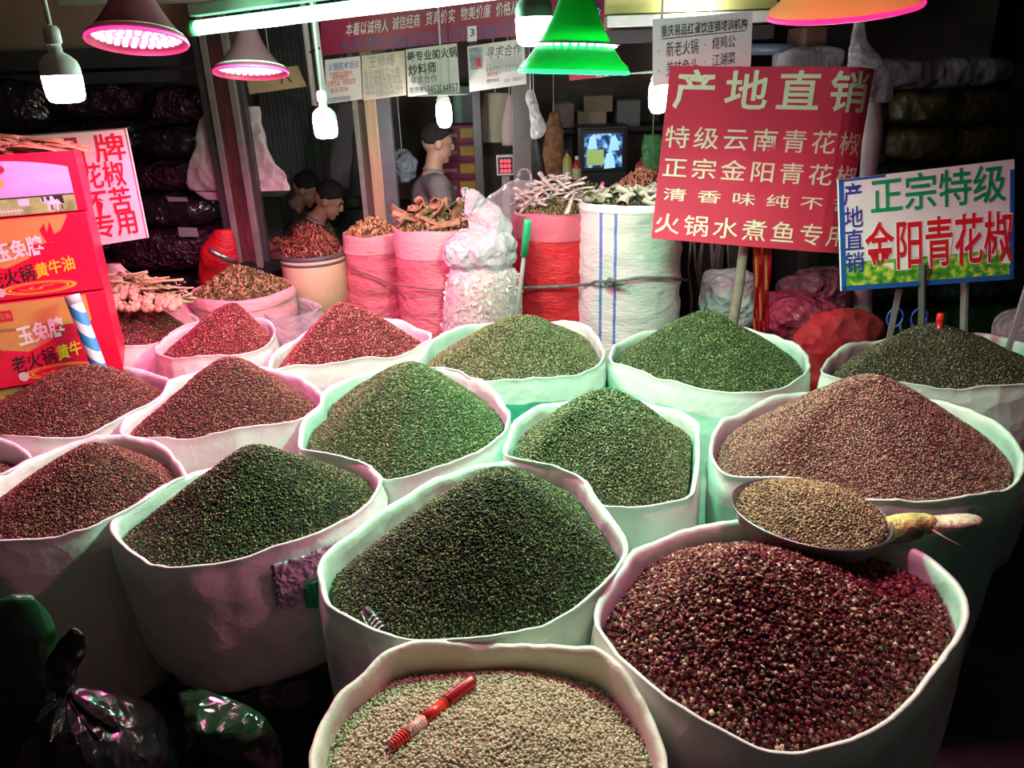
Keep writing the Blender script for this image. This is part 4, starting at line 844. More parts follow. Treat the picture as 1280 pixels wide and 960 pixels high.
# @@BACKROW
# ================================================================== BACK ROW
m_pinkw = crumple(sheet_mat('pink_woven_sack', (.72, .20, .26), .5, .15, .12, .8, 30, stretch=(1, 1, 3)), 9, .5); m_pinkl = sheet_mat('pale_pink_sack', (.78, .42, .46), .45, .2, .1, .7, 26, stretch=(1, 1, 2))
m_redw = crumple(sheet_mat('red_woven_sack', (.66, .015, .03), .5, .12, .12, .8, 28, stretch=(1, 1, 3)), 8, .5); m_redl = sheet_mat('rose_sack_rim', (.72, .14, .22), .45, .2, .1, .7, 26)
def stripe_mat():
    m = sheet_mat('striped_white_woven', (.70, .74, .72), .5, .12, .05, .7, 30, stretch=(1, 1, 3)); nt = m.node_tree; b = nt.nodes['Principled BSDF']; src = b.inputs[0].links[0].from_socket
    tc = nt.nodes.new('ShaderNodeTexCoord'); sx = nt.nodes.new('ShaderNodeSeparateXYZ'); nt.links.new(tc.outputs['Object'], sx.inputs[0])
    r = _ramp(nt, [(0, (0, 0, 0)), (.335, (1, 1, 1)), (.355, (0, 0, 0)), (.430, (1, 1, 1)), (.450, (0, 0, 0))], 'CONSTANT')
    ma = nt.nodes.new('ShaderNodeMath'); ma.operation = 'MULTIPLY_ADD'; ma.inputs[1].default_value = 1.6; ma.inputs[2].default_value = .60; nt.links.new(sx.outputs[0], ma.inputs[0]); nt.links.new(ma.outputs[0], r.inputs[0])
    mx = nt.nodes.new('ShaderNodeMix'); mx.data_type = 'RGBA'; nt.links.new(r.outputs[0], mx.inputs['Factor']); nt.links.new(src, mx.inputs[6]); mx.inputs[7].default_value = (.12, .20, .62, 1); nt.links.new(mx.outputs[2], b.inputs[0])
    return crumple(m, 7, .4)
ZP = .36
def tall_sack(x0, x1, pyf, Y, zb, m, mrim, label, seed, rimh=.09, squash=.92, wr=.015, waist=None, cat='sack', bot=.97, group='tall woven sacks'):
    a, b = PY(x0, pyf, Y), PY(x1, pyf, Y); r = (b - a).length / 2; f = PY((x0 + x1) / 2, pyf, Y - r * squash); c = Vector((f.x, Y, 0)); zr = f.z; sd = Vector((seed * 4.4, seed, 2))
    n = 72; L = root('woven_sack', (c.x, c.y, zb), label, cat, group)
    def ringrow(k, z, amp):
        o = []
        for i in range(n):
            t = 2 * math.pi * i / n; d = Vector((math.cos(t), math.sin(t) * squash, 0)); p = c + d * r * k + Vector((0, 0, z))
            rid = fold(Vector((p.x * 1.5, p.y * 1.5, p.z * 7)) + sd, 2.2, 3); o.append(p + d * amp * rid + Vector((0, 0, .012 * noise.noise(d * 1.6 + sd) if z > zr - .06 else 0)))
        return o
    def body(rows, mt, nm):
        mb = MB(); mb.add([p for q in rows for p in q], [(i * n + k, i * n + (k + 1) % n, (i + 1) * n + (k + 1) % n, (i + 1) * n + k) for i in range(len(rows) - 1) for k in range(n)]); return mb, nm, mt
    H = zr - zb; rows = []
    for k in range(37):
        t = k / 36; z = zr - rimh * .8 - (H - rimh * .8) * t; kk = .985 + .04 * math.sin(math.pi * t) - (1 - bot) * t
        if waist: kk -= waist[1] * math.exp(-((z - waist[0]) / .02) ** 2)
        kk *= 1 - .08 * ramp1(t, .94, 1)
        rows.append(ringrow(kk, z, wr))
    mb, _, _ = body(rows, m, 'body'); mb.f.append(tuple(36 * n + k for k in range(n))); mb.m.append(0); mb.build('body', m, L)
    rows = [ringrow(.93, zr - .10, .001), ringrow(.955, zr - .02, .002), ringrow(.975, zr + .004, .002), ringrow(1.0, zr + .004, .002), ringrow(1.012, zr - .012, .004), ringrow(1.018, zr - rimh * .5, wr), ringrow(1.01, zr - rimh, wr)]
    mb, _, _ = body(rows, mrim, 'rim'); mb.build('rim', mrim, L)
    return c, r, zr, squash, L
def ring_of(c, r, sq, n=90): return [Vector((c.x + r * math.cos(2 * math.pi * k / n), c.y + r * sq * math.sin(2 * math.pi * k / n), 0)) for k in range(n)]
def fill(T, pyt, label, kind, size, gm, bm, seed, name, k=1.6, a=.35, edge=.012, cat='spice'):
    c, r, zr, sq, L = T; top = PY(640, pyt, c.y); z = (PY((c.x / max(1e-6, c.y)) * 0 + 640, pyt, c.y)).z
    # height at the heap's own column
    px = 640 + FPX * ((Vector((c.x, c.y, zr)) - CAM).dot(RV)) / ((Vector((c.x, c.y, zr)) - CAM).dot(F_)); z = PY(px, pyt, c.y).z
    return heap(ring_of(c, r * .955, sq), zr, (c.x, c.y), max(.02, z - zr + edge), bm, seed, label, name, edge=edge, ins=.006, a=a, kind=kind, size=size, gm=gm, k=k, cat=cat)
g_chip = grain_mat('yellow_brown_chips', [(0, (.10, .05, .02)), (.4, (.36, .19, .07)), (.75, (.60, .36, .15)), (1, (.78, .55, .28))], .6)
g_rchip = grain_mat('red_brown_chips', [(0, (.05, .012, .01)), (.4, (.19, .05, .03)), (.8, (.34, .12, .06)), (1, (.55, .24, .12))], .5)
g_mchip = grain_mat('mixed_brown_green', [(0, (.03, .03, .01)), (.3, (.12, .12, .04)), (.6, (.28, .18, .08)), (.85, (.42, .27, .12)), (1, (.55, .42, .2))], .6)
g_oran = grain_mat('orange_red_bits', [(0, (.15, .04, .02)), (.5, (.50, .17, .10)), (1, (.70, .33, .22))], .5)
g_pale = grain_mat('pale_slices', [(0, (.55, .35, .36)), (.5, (.78, .62, .60)), (1, (.90, .82, .78))], .5)
TT = tall_sack(424, 496, 297, 4.05, ZP, m_pinkw, m_pinkl, 'pink woven sack of yellow brown chips beside the cream bucket', 1); fill(TT, 276, 'yellow brown chips heaped in a pink woven sack', 'chip', .020, g_chip, b_tan, 51, 'chip_heap', 1.8, .6)
TU = tall_sack(490, 588, 291, 3.78, ZP, m_pinkw, m_pinkl, 'pink woven sack with dried skins, tied round with thin rope', 2, rimh=.13); fill(TU, 268, 'brown dried bits under the curled skins in the pink sack', 'chip', .018, g_mchip, b_tan, 52, 'chip_heap', 1.8, .7)
TW = tall_sack(647, 749, 270, 3.75, ZP, m_redw, m_redl, 'bright red woven sack topped with dried white strips', 3, rimh=.12); fill(TW, 236, 'dark bits under the dried white strips in the red sack', 'stick', .012, g_mchip, b_tan, 53, 'strip_heap', 1.6, .6)
TX = tall_sack(736, 861, 258, 3.62, ZP, stripe_mat(), M('white_rim', (.70, .74, .72), .5), 'white woven sack with two blue stripes full of dried leaves', 4, rimh=.03, bot=1.0)
fill(TX, 246, 'crumbled grey leaves under the whole ones in the striped sack', 'chip', .018, g_dark, b_dark, 54, 'leaf_heap', 1.6, .7)
TY = tall_sack(768, 856, 243, 4.15, ZP, m_pl, m_pl, 'white sack of orange red bits behind the blue striped sack', 5, rimh=.03); fill(TY, 214, 'orange red dried bits behind the striped sack', 'stick', .018, g_oran, b_red, 55, 'chili_heap', 1.8, .5)
TZ = tall_sack(700, 770, 250, 4.45, ZP, m_pinkl, m_pinkl, 'pink sack of dark strips partly hidden behind the red woven sack', 8, rimh=.03); fill(TZ, 232, 'dark brown strips behind the red woven sack', 'stick', .02, g_mchip, b_dark, 56, 'strip_heap', 1.6, .6)
TR_ = tall_sack(222, 346, 377, 3.68, .02, m_pinkl, m_pinkl, 'wide dusty pink sack of mixed brown and green bits', 6, rimh=.05, bot=.9); fill(TR_, 336, 'mixed brown and green bits in the dusty pink sack', 'chip', .015, g_mchip, b_tan, 57, 'chip_heap', 1.8, .35)
L = root('low_platform', (-.26, 4.0, 0), 'dark low platform under the tall woven sacks', 'platform')
for k in range(8): MB().box((-.26 + (k - 3.5) * .295, 4.05, ZP - .02), (.285, 1.35, .03)).build('plank', M('old_wood', (.09, .06, .04), .8, var=.3), L, smooth=False, bevel=.003)
for x in (-1.3, .75): MB().box((x, 4.05, (ZP - .035) / 2), (.12, 1.25, ZP - .036)).build('bearer', M('old_wood'), L, smooth=False)
# bucket of chilies
a, b = PY(351, 322, 4.0), PY(432, 322, 4.0); r = (b - a).length / 2; zf = PY(391, 324, 4.0 - r).z; c = Vector(((a.x + b.x) / 2, 4.0, zf)); L = root('bucket', (c.x, c.y, ZP), 'cream bucket with dark rim band heaped with red brown chilies', 'bucket')
MB().lathe([(r * .92, ZP - zf + .02), (r * .93, ZP - zf), (r * .99, -.03), (r, 0), (r * .96, 0), (r * .9, ZP - zf + .02)], c, 56).build('wall', M('cream_plastic', (.72, .58, .38), .4, var=.06), L)
MB().lathe([(r * 1.0, -.045), (r * 1.012, -.042), (r * 1.012, -.034), (r * 1.0, -.032)], c, 56).build('band', M('dark_grey_band', (.08, .09, .10), .5), L)
MB().lathe([(r * 1.0, -.018), (r * 1.025, -.012), (r * 1.025, .006), (r * .95, .006), (r * .95, -.01)], c, 56).build('rim', M('dark_grey_band'), L)
heap(ring_of(c, r * .97, 1), zf, (c.x, c.y), PY(388, 284, 4.0).z - zf + .02, b_red, 61, 'red brown dried chilies heaped in the cream bucket', 'chili_heap', edge=.01, ins=.01, a=.5, kind='stick', size=.017, gm=g_rchip, k=1.8)
# dried strips, skins, leaves laid on the heaps
def on_disc(T, n, rd, pyt, spread=.9, lift=.01, tilt=.5):
    c, r, zr, sq, L = T; px = 640 + FPX * ((Vector((c.x, c.y, zr)) - CAM).dot(RV)) / ((Vector((c.x, c.y, zr)) - CAM).dot(F_)); H = PY(px, pyt, c.y).z - zr; out = []
    for i in range(n):
        q = math.sqrt(rd.random()) * spread; t = rd.random() * 6.283
        z = zr + H * (1 - q ** 1.5) + lift * rd.random(); out.append((Vector((c.x + r * q * math.cos(t), c.y + r * q * math.sin(t) * sq, z)), (rd.uniform(-tilt, tilt), rd.uniform(-tilt, tilt) + q * .4 * math.cos(t), rd.uniform(0, 6.28)), rd.uniform(.7, 1.2)))
    return out
rd = random.Random(11)
scatter('dried_fish', [strip_mesh(.15, .016, 20 + k, .4, .004, .018) for k in range(5)], on_disc(TW, 75, rd, 226), m_ := mat('dried_fish_skin', (.55, .45, .42), .5, 0, .55, 28, .6, 60), 'curled pale dried strip on top of the red woven sack', 'dried fish', 'dried strips on the red sack')
scatter('dried_skin', [strip_mesh(.20, .045, 30 + k, .5, .004, .02) for k in range(4)], on_disc(TU, 22, rd, 258), mat('dried_brown_skin', (.36, .22, .12), .6, 0, .45, 18, .7, 50), 'curled brown dried skin on the pink woven sack', 'dried skin', 'dried skins on the pink sack')
scatter('dried_leaf', [strip_mesh(.085, .045, 40 + k, .35, .0015, .01, 6, 4) for k in range(4)], on_disc(TX, 60, rd, 240), mat('grey_green_leaf', (.32, .32, .23), .6, 0, .45, 24, .4, 50), 'grey green dried leaf on top of the blue striped sack', 'leaf', 'dried leaves in the striped sack')
# clear bag of pale slices with a tied white carrier bag on top
L = root('plastic_bag', (PY(602, 400, 3.5).x, 3.5, ZP), 'tied clear plastic bag full of pale pink slices', 'bag')
body = puffy(MB(), [(334, 572, 632, 0, .8), (345, 564, 645), (370, 560, 648), (400, 558, 648), (430, 556, 650), (470, 560, 648), (520, 566, 642)], 3.52, .008, 21, 48, .8, 5); o = body.build('contents', M('pale_slices_base', (.70, .50, .50), .6), L, kind='stuff')
md = o.modifiers.new('grains', 'NODES'); md.node_group = grain_nodes('chip', .022, 1.3 / .022 ** 2, g_pale, 3)
for nd in md.node_group.nodes:
    if nd.bl_idname == 'FunctionNodeCompare' and nd.inputs[1].default_value == .25: nd.inputs[1].default_value = -.7
puffy(MB(), [(326, 574, 630, 0, .8), (340, 562, 645), (370, 556, 652), (400, 554, 652), (430, 553, 653), (470, 557, 651), (525, 562, 645)], 3.52, .010, 22, 48, .86, 5).build('film', m_wfilm, L)
puffy(MB(), [(288, 578, 632, 0, .6), (300, 560, 640), (315, 556, 642), (330, 562, 638), (342, 580, 625)], 3.5, .035, 24, 72, .6, 9).build('neck', m_wbag, L)
puffy(MB(), [(236, 582, 592, 0, .3), (246, 580, 606), (262, 584, 622), (280, 590, 636), (300, 588, 640), (318, 584, 632), (335, 590, 622)], 3.5, .040, 25, 72, .42, 8).build('gathered_top', m_wbag, L)
puffy(MB(), [(306, 556, 566, 0, .5), (312, 554, 590), (324, 558, 596), (334, 568, 590)], 3.46, .015, 27, 24, .6, 14).build('knot', m_wbag, L)
def handle_loop(px, py, w_, h_, Y, m, parent, tilt=0):
    c = PY(px, py, Y); s_ = Y / FPX * .95; mb = MB(); P = []
    for k in range(15):
        t = math.pi * k / 14; P.append(c + Vector((-math.cos(t) * w_ * s_ / 2 + tilt * math.sin(t) * h_ * s_, .01 * math.sin(3 * t), math.sin(t) * h_ * s_)))
    mb.tube(P, [.014] * 3 + [.010] * 9 + [.014] * 3, 10, flat=.35); return mb.build('handle', m, parent)
handle_loop(586, 252, 12, 18, 3.5, m_wbag, L, -.2)
L = root('plastic_bag', (PY(645, 250, 3.95).x, 3.95, PY(645, 268, 3.95).z), 'translucent white carrier bag with its handles standing up', 'bag')
puffy(MB(), [(226, 640, 668, 0, .4), (234, 628, 672), (246, 612, 674), (260, 606, 674), (274, 608, 668), (300, 614, 660)], 3.95, .018, 31, 36, .5, 8).build('body', m_wfilm, L); handle_loop(656, 228, 18, 17, 3.95, m_wbag, L)
# stick with a green grip, ropes
L = root('green_handled_pole', PY(648, 392, 3.42), 'thin grey pole with a bright green grip leaning on the red woven sack', 'pole')
pa, pb = PY(660, 274, 3.3), PY(655, 320, 3.32); MB().tube([pa, pa + (pb - pa) * .1, pb * 1], [.013, .017, .016], 14).build('grip', M('green_grip', (.02, .38, .16), .35), L); pc2 = PY(646, 395, 3.36); MB().tube([pb, pc2, pc2 + (pc2 - pb) * 1.0], [.009, .011, .012], 12).build('shaft', M('grey_shaft', (.22, .26, .25), .5), L)
m_rope = mat('grey_green_rope', (.12, .17, .14), .8, 0, .3, 60, .8, 120)
def arc_pts(pts): return [PY(x, y, Y) for x, y, Y in pts]
L = root('rope', PY(560, 360, 3.5), 'thin rope tied across the tall sacks with a frayed knot', 'rope')
MB().tube(arc_pts([(434, 333, 3.9), (455, 342, 3.87), (485, 353, 3.86), (495, 356, 3.58), (540, 362, 3.56), (590, 362, 3.56)]), .0045, 8).build('strand', M('brown_rope', (.22, .10, .09), .8), L)
MB().tube(arc_pts([(652, 360, 3.56), (700, 358, 3.52), (737, 355, 3.50), (744, 352, 3.40), (770, 352, 3.365), (800, 347, 3.355), (835, 347, 3.40), (858, 350, 3.55)]), .007, 8).build('strand', m_rope, L)
MB().tube(arc_pts([(757, 355, 3.36), (762, 349, 3.34), (769, 351, 3.33), (765, 358, 3.34), (759, 356, 3.34), (772, 354, 3.34)]), [.008, .011, .012, .011, .010, .008], 8).build('knot', m_rope, L)
mb = MB()
for k in range(6): mb.tube(arc_pts([(768, 355, 3.345), (772 + 2 * k, 359 - k, 3.34), (776 + 3 * k, 362 - 3 * k, 3.335)]), [.003, .002, .001], 5)
mb.build('frayed_end', m_rope, L, kind='stuff')
# empty pale sack between the red heaps, garlic bundle
sack(closed_ring([PZ(x, y, ZR) for x, y in [(318, 386), (338, 378), (370, 375), (398, 381), (402, 390), (385, 397), (350, 399), (325, 396)]], 72), ZR, .3, m_wfilm, 71, name='plastic_sack', label='empty clear sack behind the middle red pepper heap', deep=.25, wr=1.8, jit=.02)
gb = PY(180, 372, 3.35); pillow(MB(), (gb.x - .02, 3.56, .44), (.44, .38, .86), 72, .012, .6).build('full_sack', m_pinkl, label='pale full sack carrying the plaited garlic', cat='sack')
m_gar = mat('garlic_skin', (.62, .38, .27), .55, 0, .25, 30, .2, 60); rd = random.Random(8); sp = []
for i in range(70):
    u, v = rd.random(), rd.random(); px = 132 + 92 * u; top = 352 + 22 * ramp1(u, .5, 1); p = PY(px, top + (386 - top) * v, 3.20 + .16 * (1 - v)); sp.append((p, (rd.uniform(-1, 1), rd.uniform(-1, 1), rd.uniform(0, 6)), rd.uniform(.8, 1.15)))
scatter('garlic_bulb', [MB().lathe([(.001, -.017), (.012, -.016), (.020, -.006), (.0205, .003), (.014, .013), (.006, .020), (.004, .034), (.001, .036)], (0, 0, 0), 10)], sp, m_gar, 'garlic bulb in the plaited bundle by the pale sack', 'garlic', 'plaited garlic bulbs')
sp = []
for i in range(60): px = rd.uniform(128, 226); p = PY(px, rd.uniform(342, 366) + 14 * ramp1(px, 190, 226), 3.3 + rd.uniform(0, .08)); sp.append((p, (rd.uniform(-.3, .3), rd.uniform(-.4, .4), rd.uniform(-.8, .8)), rd.uniform(.7, 1.2)))
scatter('garlic_stalk', [strip_mesh(.13, .008, 60 + k, .5, .004, .012, 5, 2) for k in range(3)], sp, mat('straw', (.50, .42, .22), .7, 0, .3, 20), 'dry straw-coloured stalk on the garlic bundle', 'stalk', 'garlic stalks')
puffy(MB(), [(330, 133, 150, 0, .5), (338, 128, 158), (350, 126, 164), (362, 124, 166)], 3.5, .015, 74, 28, .5, 10).build('film_bag', m_pinkl, label='crumpled pink plastic bag behind the garlic', cat='bag')
MB().tube([PY(124, 326, 3.1), PY(129, 366, 3.08), PY(140, 470, 3.04)], .009, 10).build('metal_rod', M('grey_alu'), label='short grey metal rod standing by the carton stack and garlic', cat='rod')
# wok on its stand, red bag behind
wc = PY(326, 333, 4.15); L = root('wok', (wc.x, wc.y, .1), 'black wok with a shiny bottom light on a stand beside the cream bucket', 'wok')
MB().lathe([(.001, -.07), (.10, -.062), (.15, -.03), (.165, 0), (.17, .002), (.16, .0), (.145, -.028), (.09, -.058), (.001, -.066)], wc, 40).build('bowl', M('black_iron', (.03, .04, .04), .22, .6), L)
MB().lathe([(.15, .1 - wc.z), (.15, -.05), (.13, -.05), (.13, .1 - wc.z), (.15, .1 - wc.z)], wc, 32).build('stand', M('stove_dark', (.10, .03, .03), .5), L)
MB().tube([wc + Vector((-.13, 0, .03)), PY(285, 325, 4.05), PY(262, 312, 4.0)], [.012, .016, .014], 10).build('ladle_handle', M('silver'), L)
heap(ring_of(wc + Vector((.0, .44, 0)), .15, .8), wc.z + .02, (wc.x, wc.y + .44), .05, b_red, 77, 'small brown heap behind the black wok', 'chip_heap', edge=.01, ins=.005, kind='chip', size=.018, gm=g_rchip)
tr9 = MB().lathe([(.16, -wc.z - .015), (.17, 0), (.16, 0), (.15, -wc.z - .01), (.001, -wc.z - .015)], (wc.x, wc.y + .44, wc.z + .02), 32).build('tub', M('stove_dark'), label='dark tub standing behind the black wok', cat='tub')
puffy(MB(), [(287, 268, 288, 0, .6), (297, 262, 292), (310, 252, 294), (330, 250, 296), (360, 250, 298), (420, 250, 296)], 4.25, .012, 79, 30, .6, 8).build('red_bag', m_redw, label='red cloth bag standing between the red post and black sacks', cat='bag')

# ================================================================== RIGHT OF THE STALL
mb = MB(); L = root('vine_bundle', PY(885, 400, 3.95), 'dry dark twigs standing beside the striped sack', 'twigs'); rd = random.Random(4)
for k in range(9):
    x = 866 + 5 * k; MB().tube(arc_pts([(x + rd.uniform(-4, 4), 300, 3.9), (x + rd.uniform(-7, 7), 335, 3.92), (x + rd.uniform(-7, 7), 370, 3.9), (x + rd.uniform(-5, 5), 430, 3.95)]), [.007, .006, .008, .006], 7).build('twig', M('twig_bark', (.10, .08, .07), .8, var=.3), L)
pillow(MB(), PY(912, 375, 3.75), (.28, .3, .3), 82, .02, .7).build('plastic_bag', m_wbag, label='round white stuffed bag behind the sign pole', cat='bag')
pillow(MB(), PY(912, 375, 3.75) + Vector((0, 0, -.43)), (.34, .34, .56), 83, .01, .6).build('full_sack', m_dksack, label='dark sack under the round white stuffed bag', cat='sack')
L = root('ribbon_bundle', PY(952, 415, 3.35), 'bundle of red and gold ribbons hanging under the red sign board', 'ribbons')
for k in range(10):
    x = 944 + 2.1 * k; rm = [M('red_ribbon', (.50, .01, .03), .3), M('gold_ribbon', (.60, .30, .06), .3), M('red_ribbon')][k % 3]; a, b = PY(x, 298, 3.105), PY(x - 3 + rd.uniform(-3, 3), 418, 3.33)
    MB().grid(lambda u, v: a + (b - a) * v + Vector(((u - .5) * .011, .012 * math.sin(v * 9 + k), .0)), 1, 14, thick=.0015).build('ribbon', rm, L)
m_pf = crumple(film_mat('pink_red_film', (.38, .06, .11), .35, .22), 9, 1.0, .04)
pillow(MB(), PY(1005, 400, 3.62), (.40, .34, .24), 84, .03, .75, ry=R(18)).build('film_bag', m_pf, label='pinkish plastic bag of red goods under the sign boards', cat='bag')
pillow(MB(), PY(1020, 366, 3.80), (.34, .3, .22), 85, .03, .75, ry=R(-10)).build('film_bag', crumple(film_mat('dusky_film', (.26, .11, .15), .3, .25), 9, 1.0, .04), label='dusky crumpled plastic bag on top of the pinkish one', cat='bag')
pillow(MB(), PY(1010, 440, 3.66) + Vector((0, 0, -.17)), (.5, .42, .62), 86, .015, .6).build('full_sack', m_dksack, label='dark sack carrying the pinkish plastic bags', cat='sack')
puffy(MB(), [(388, 1048, 1080, 0, .6), (397, 1020, 1098), (412, 1002, 1104), (432, 990, 1096), (455, 984, 1086), (500, 980, 1080), (600, 985, 1070), (700, 990, 1050)], 3.28, .018, 87, 40, .5, 6).build('red_bag', crumple(mat('red_cloth', (.40, .01, .022), .75, 0, .2, 8, .3, 30), 6, .9, .05), label='deep red cloth bag slumped between two pepper sacks', cat='bag')
YS = SM[1].y + .06
L = root('scissors', PY(1133, 440, YS), 'scissors with bright blue looped handles stuck upright in dark pepper', 'scissors')
for s in (-1, 1):
    c = PY(1134 + s * 14, 397, 3.0); mb = MB(); mb.tube([c + Vector((.033 * math.cos(t * .449) + s * .004, 0, .040 * math.sin(t * .449))) for t in range(14)] + [c + Vector((.033 + s * .004, 0, 0))], .0042, 8); mb.build('handle_loop', M('blue_plastic', (.03, .12, .60), .35), L)
    MB().bar(c + Vector((-s * .02, 0, -.03)), PY(1134 - s * 4, 462, YS), .010, .003).build('blade', M('silver'), L, smooth=False)
a = on_heap(SM, 1176, 412, 0); L = root('marker_pen', a, 'red marker standing upright behind the dark olive pepper', 'pen'); b = PY(1176, 393, a.y + .02)
MB().tube([a - Vector((0, 0, .04)), b - Vector((0, 0, .02))], .011, 14).build('barrel', m_rp, L); MB().tube([b - Vector((0, 0, .03)), b, b + Vector((0, 0, .004))], [.0125, .012, .009], 14).build('cap', m_rp2, L)
MB().bar(PY(1287, 350, 2.62), PY(1250, 470, 2.68), .020, .014).build('batten', M('pinkish_alu', (.42, .34, .38), .4, .3), label='slanting metal batten at the edge beside the dark olive pepper', cat='batten', smooth=False, bevel=.002)
pillow(MB(), PY(1285, 432, 3.5), (.3, .3, .36), 90, .02, .7).build('plastic_bag', m_wbag, label='pale lilac plastic bag behind the slanting batten', cat='bag')
pillow(MB(), PY(1285, 432, 3.5) + Vector((0, 0, -.45)), (.34, .36, .52), 91, .01, .6).build('full_sack', m_dksack, label='dark sack under the pale lilac plastic bag', cat='sack')
# stacked dark sacks behind the signs
m_gsack = crumple(mat('grey_woven_sack', (.14, .13, .16), .5, 0, .25, 8, .3, 30), 7, .9, .03); m_osack = crumple(mat('olive_printed_sack', (.030, .027, .006), .5, 0, .7, 5, .3, 30), 7, .9, .03); m_ks = crumple(mat('blackish_sack', (.012, .012, .014), .4, 0, .5, 6, .3, 24), 7, .9, .03)
def block_px(x0, y0, x1, y1, Y, dp, m, label, seed, name='full_sack', amp=.018, e=.5, group=None, cat='sack', rz=0):
    a, b = PY((x0 + x1) / 2, y0, Y), PY((x0 + x1) / 2, y1, Y); l, r = PY(x0, (y0 + y1) / 2, Y), PY(x1, (y0 + y1) / 2, Y)
    return pillow(MB(), (a + b) / 2 + Vector((0, dp / 2, 0)), ((r - l).length, dp, (a.z - b.z)), seed, amp, e, rz).build(name, m, label=label, cat=cat, group=group)
G = 'stacked sacks behind the signs'
for args in [(1068, 70, 1285, 112, 3.9, .6, m_gsack, 'long grey woven sack on top of the stack behind the signs', 101), (1122, 110, 1285, 158, 3.9, .55, m_osack, 'olive printed sack right under the long grey sack', 102),
    (1118, 158, 1285, 205, 3.9, .55, m_osack, 'second olive printed sack, lying on black ones', 103), (1070, 108, 1124, 160, 4.0, .4, m_ks, 'small black sack beside the upper olive printed sack', 104),
    (1062, 160, 1120, 215, 4.0, .4, m_ks, 'black sack with a white speck beside the lower olive sack', 105), (1066, 206, 1300, 262, 3.9, .55, m_ks, 'black sack just behind the top edge of the blue-framed sign', 106),
    (1060, 262, 1300, 322, 3.9, .55, m_ks, 'black sack hidden behind the middle of the blue-framed sign', 107), (1060, 322, 1300, 385, 3.9, .55, m_dksack, 'dark green sack visible under the blue-framed sign', 108),
    (1060, 385, 1300, 452, 3.9, .55, m_dksack, 'dark sack low behind the scissors', 109), (1060, 452, 1300, 525, 3.9, .55, m_ks, 'lowest black sack of the stack behind the signs', 110)]: block_px(*args, group=G)
L = root('plastic_bag', PY(1092, 150, 3.6), 'clear plastic bag hanging with a pinched neck beside the red sign board', 'bag')
puffy(MB(), [(18, 1070, 1080, 0, .8), (40, 1068, 1082), (52, 1066, 1086), (70, 1062, 1100), (95, 1062, 1112), (120, 1068, 1116), (128, 1080, 1112)], 3.6, .016, 112, 30, .6, 8).build('body', crumple(film_mat('hanging_film', (.36, .34, .42), .45, .2), 9, 1.0, .03), L)
MB().tube([PY(1075, 20, 3.6), PY(1075, 20, 3.6) + Vector((0, 0, 3.24 - PY(1075, 20, 3.6).z))], .003, 6).build('string', m_cord, L)
puffy(MB(), [(110, 1082, 1100, 0, .5), (150, 1080, 1103), (190, 1078, 1100), (212, 1076, 1096), (300, 1070, 1092), (420, 1066, 1088)], 3.7, .008, 113, 28, .5, 6).build('white_roll', mat('grey_white_roll', (.40, .38, .42), .6, 0, .15, 8, .4, 30), label='long greyish white roll standing beside the red sign board', cat='roll')
block_px(985, 58, 1062, 92, 3.9, .3, m_wfilm, 'crumpled greyish film bag above the top of the red sign board', 115, 'film_bag', cat='bag')
block_px(1005, 32, 1036, 60, 4.0, .25, M('brown_card', (.12, .07, .05), .7), 'small brown box on the dark shelf under the yellow bell lamp', 116, 'brown_box', .002, .2, cat='box')
sh = PY(950, 90, 3.9); L = root('shelf', (sh.x + .25, 4.05, sh.z - .3), 'dark shelf above the red sign board', 'shelf')
MB().box((sh.x + .25, 4.1, sh.z - .012), (.46, .45, .024)).build('board', m_dark, L, smooth=False)
for x in (.05, .45): MB().box((sh.x + x, 4.28, sh.z / 2 - .012), (.04, .04, sh.z - .026)).build('leg', m_dark, L, smooth=False)
MB().tube([PY(935, 62, 4.1), PY(1068, 60, 4.1)], .026, 14).build('blue_pipe', M('blue_grey_pipe', (.10, .13, .22), .4), label='blue grey pipe running behind the school poster', cat='pipe')
# @@STALL
# ================================================================== THE STALL BEHIND
m_steel = M('dark_steel', (.055, .05, .055), .5, .3); m_post = M('post_grey', (.22, .20, .19), .5, .2, var=.2)
def upright(px0, px1, py, Y, name, m, dp=.08, z0=0, z1=3.25, **k):
    a, b = PY(px0, py, Y), PY(px1, py, Y); return MB().box(((a.x + b.x) / 2, Y + dp / 2, (z0 + z1) / 2), ((b - a).length, dp, z1 - z0)).build(name, m, smooth=False, bevel=.004, **k)
L = root('stall_post', (PY(290, 200, 4.3).x, 4.3, 0), 'dark red and grey peeling steel post with cloth behind it', 'post')
def strip_at(x0, x1, dy, m, nm):
    a, b = PY(x0, 200, 4.3), PY(x1, 200, 4.3); return MB().box(((a.x + b.x) / 2, 4.3 + dy, 1.625), ((b - a).length, .05, 3.25)).build(nm, m, L, smooth=False, bevel=.003)
strip_at(264, 276, .03, M('dark_steel'), 'dark_edge'); strip_at(276, 284, .0, m_post, 'angle_iron')
strip_at(284, 302, .01, mat('peeling_red_paint', (.085, .014, .020), .5, 0, .7, 9, .3, 40, stretch=(3, 3, .6)), 'red_board'); strip_at(302, 310, -.002, M('post_grey'), 'angle_iron'); strip_at(310, 317, .03, M('dark_steel'), 'dark_edge')
L = root('hanging_cloth', (PY(297, 190, 4.35).x, 4.4, PY(297, 250, 4.4).z), 'pale sheet hung in folds on the red steel post', 'cloth')
puffy(MB(), [(133, 262, 322, 0, .12), (140, 258, 327), (165, 248, 329), (195, 242, 336), (215, 238, 352), (230, 237, 358), (238, 242, 357)], 4.385, .045, 130, 96, .13, 7).build('sheet', crumple(sheet_mat('pale_sheet', (.60, .53, .53), .6, .2, .1, .5, 14), 5, .9, .06), L)
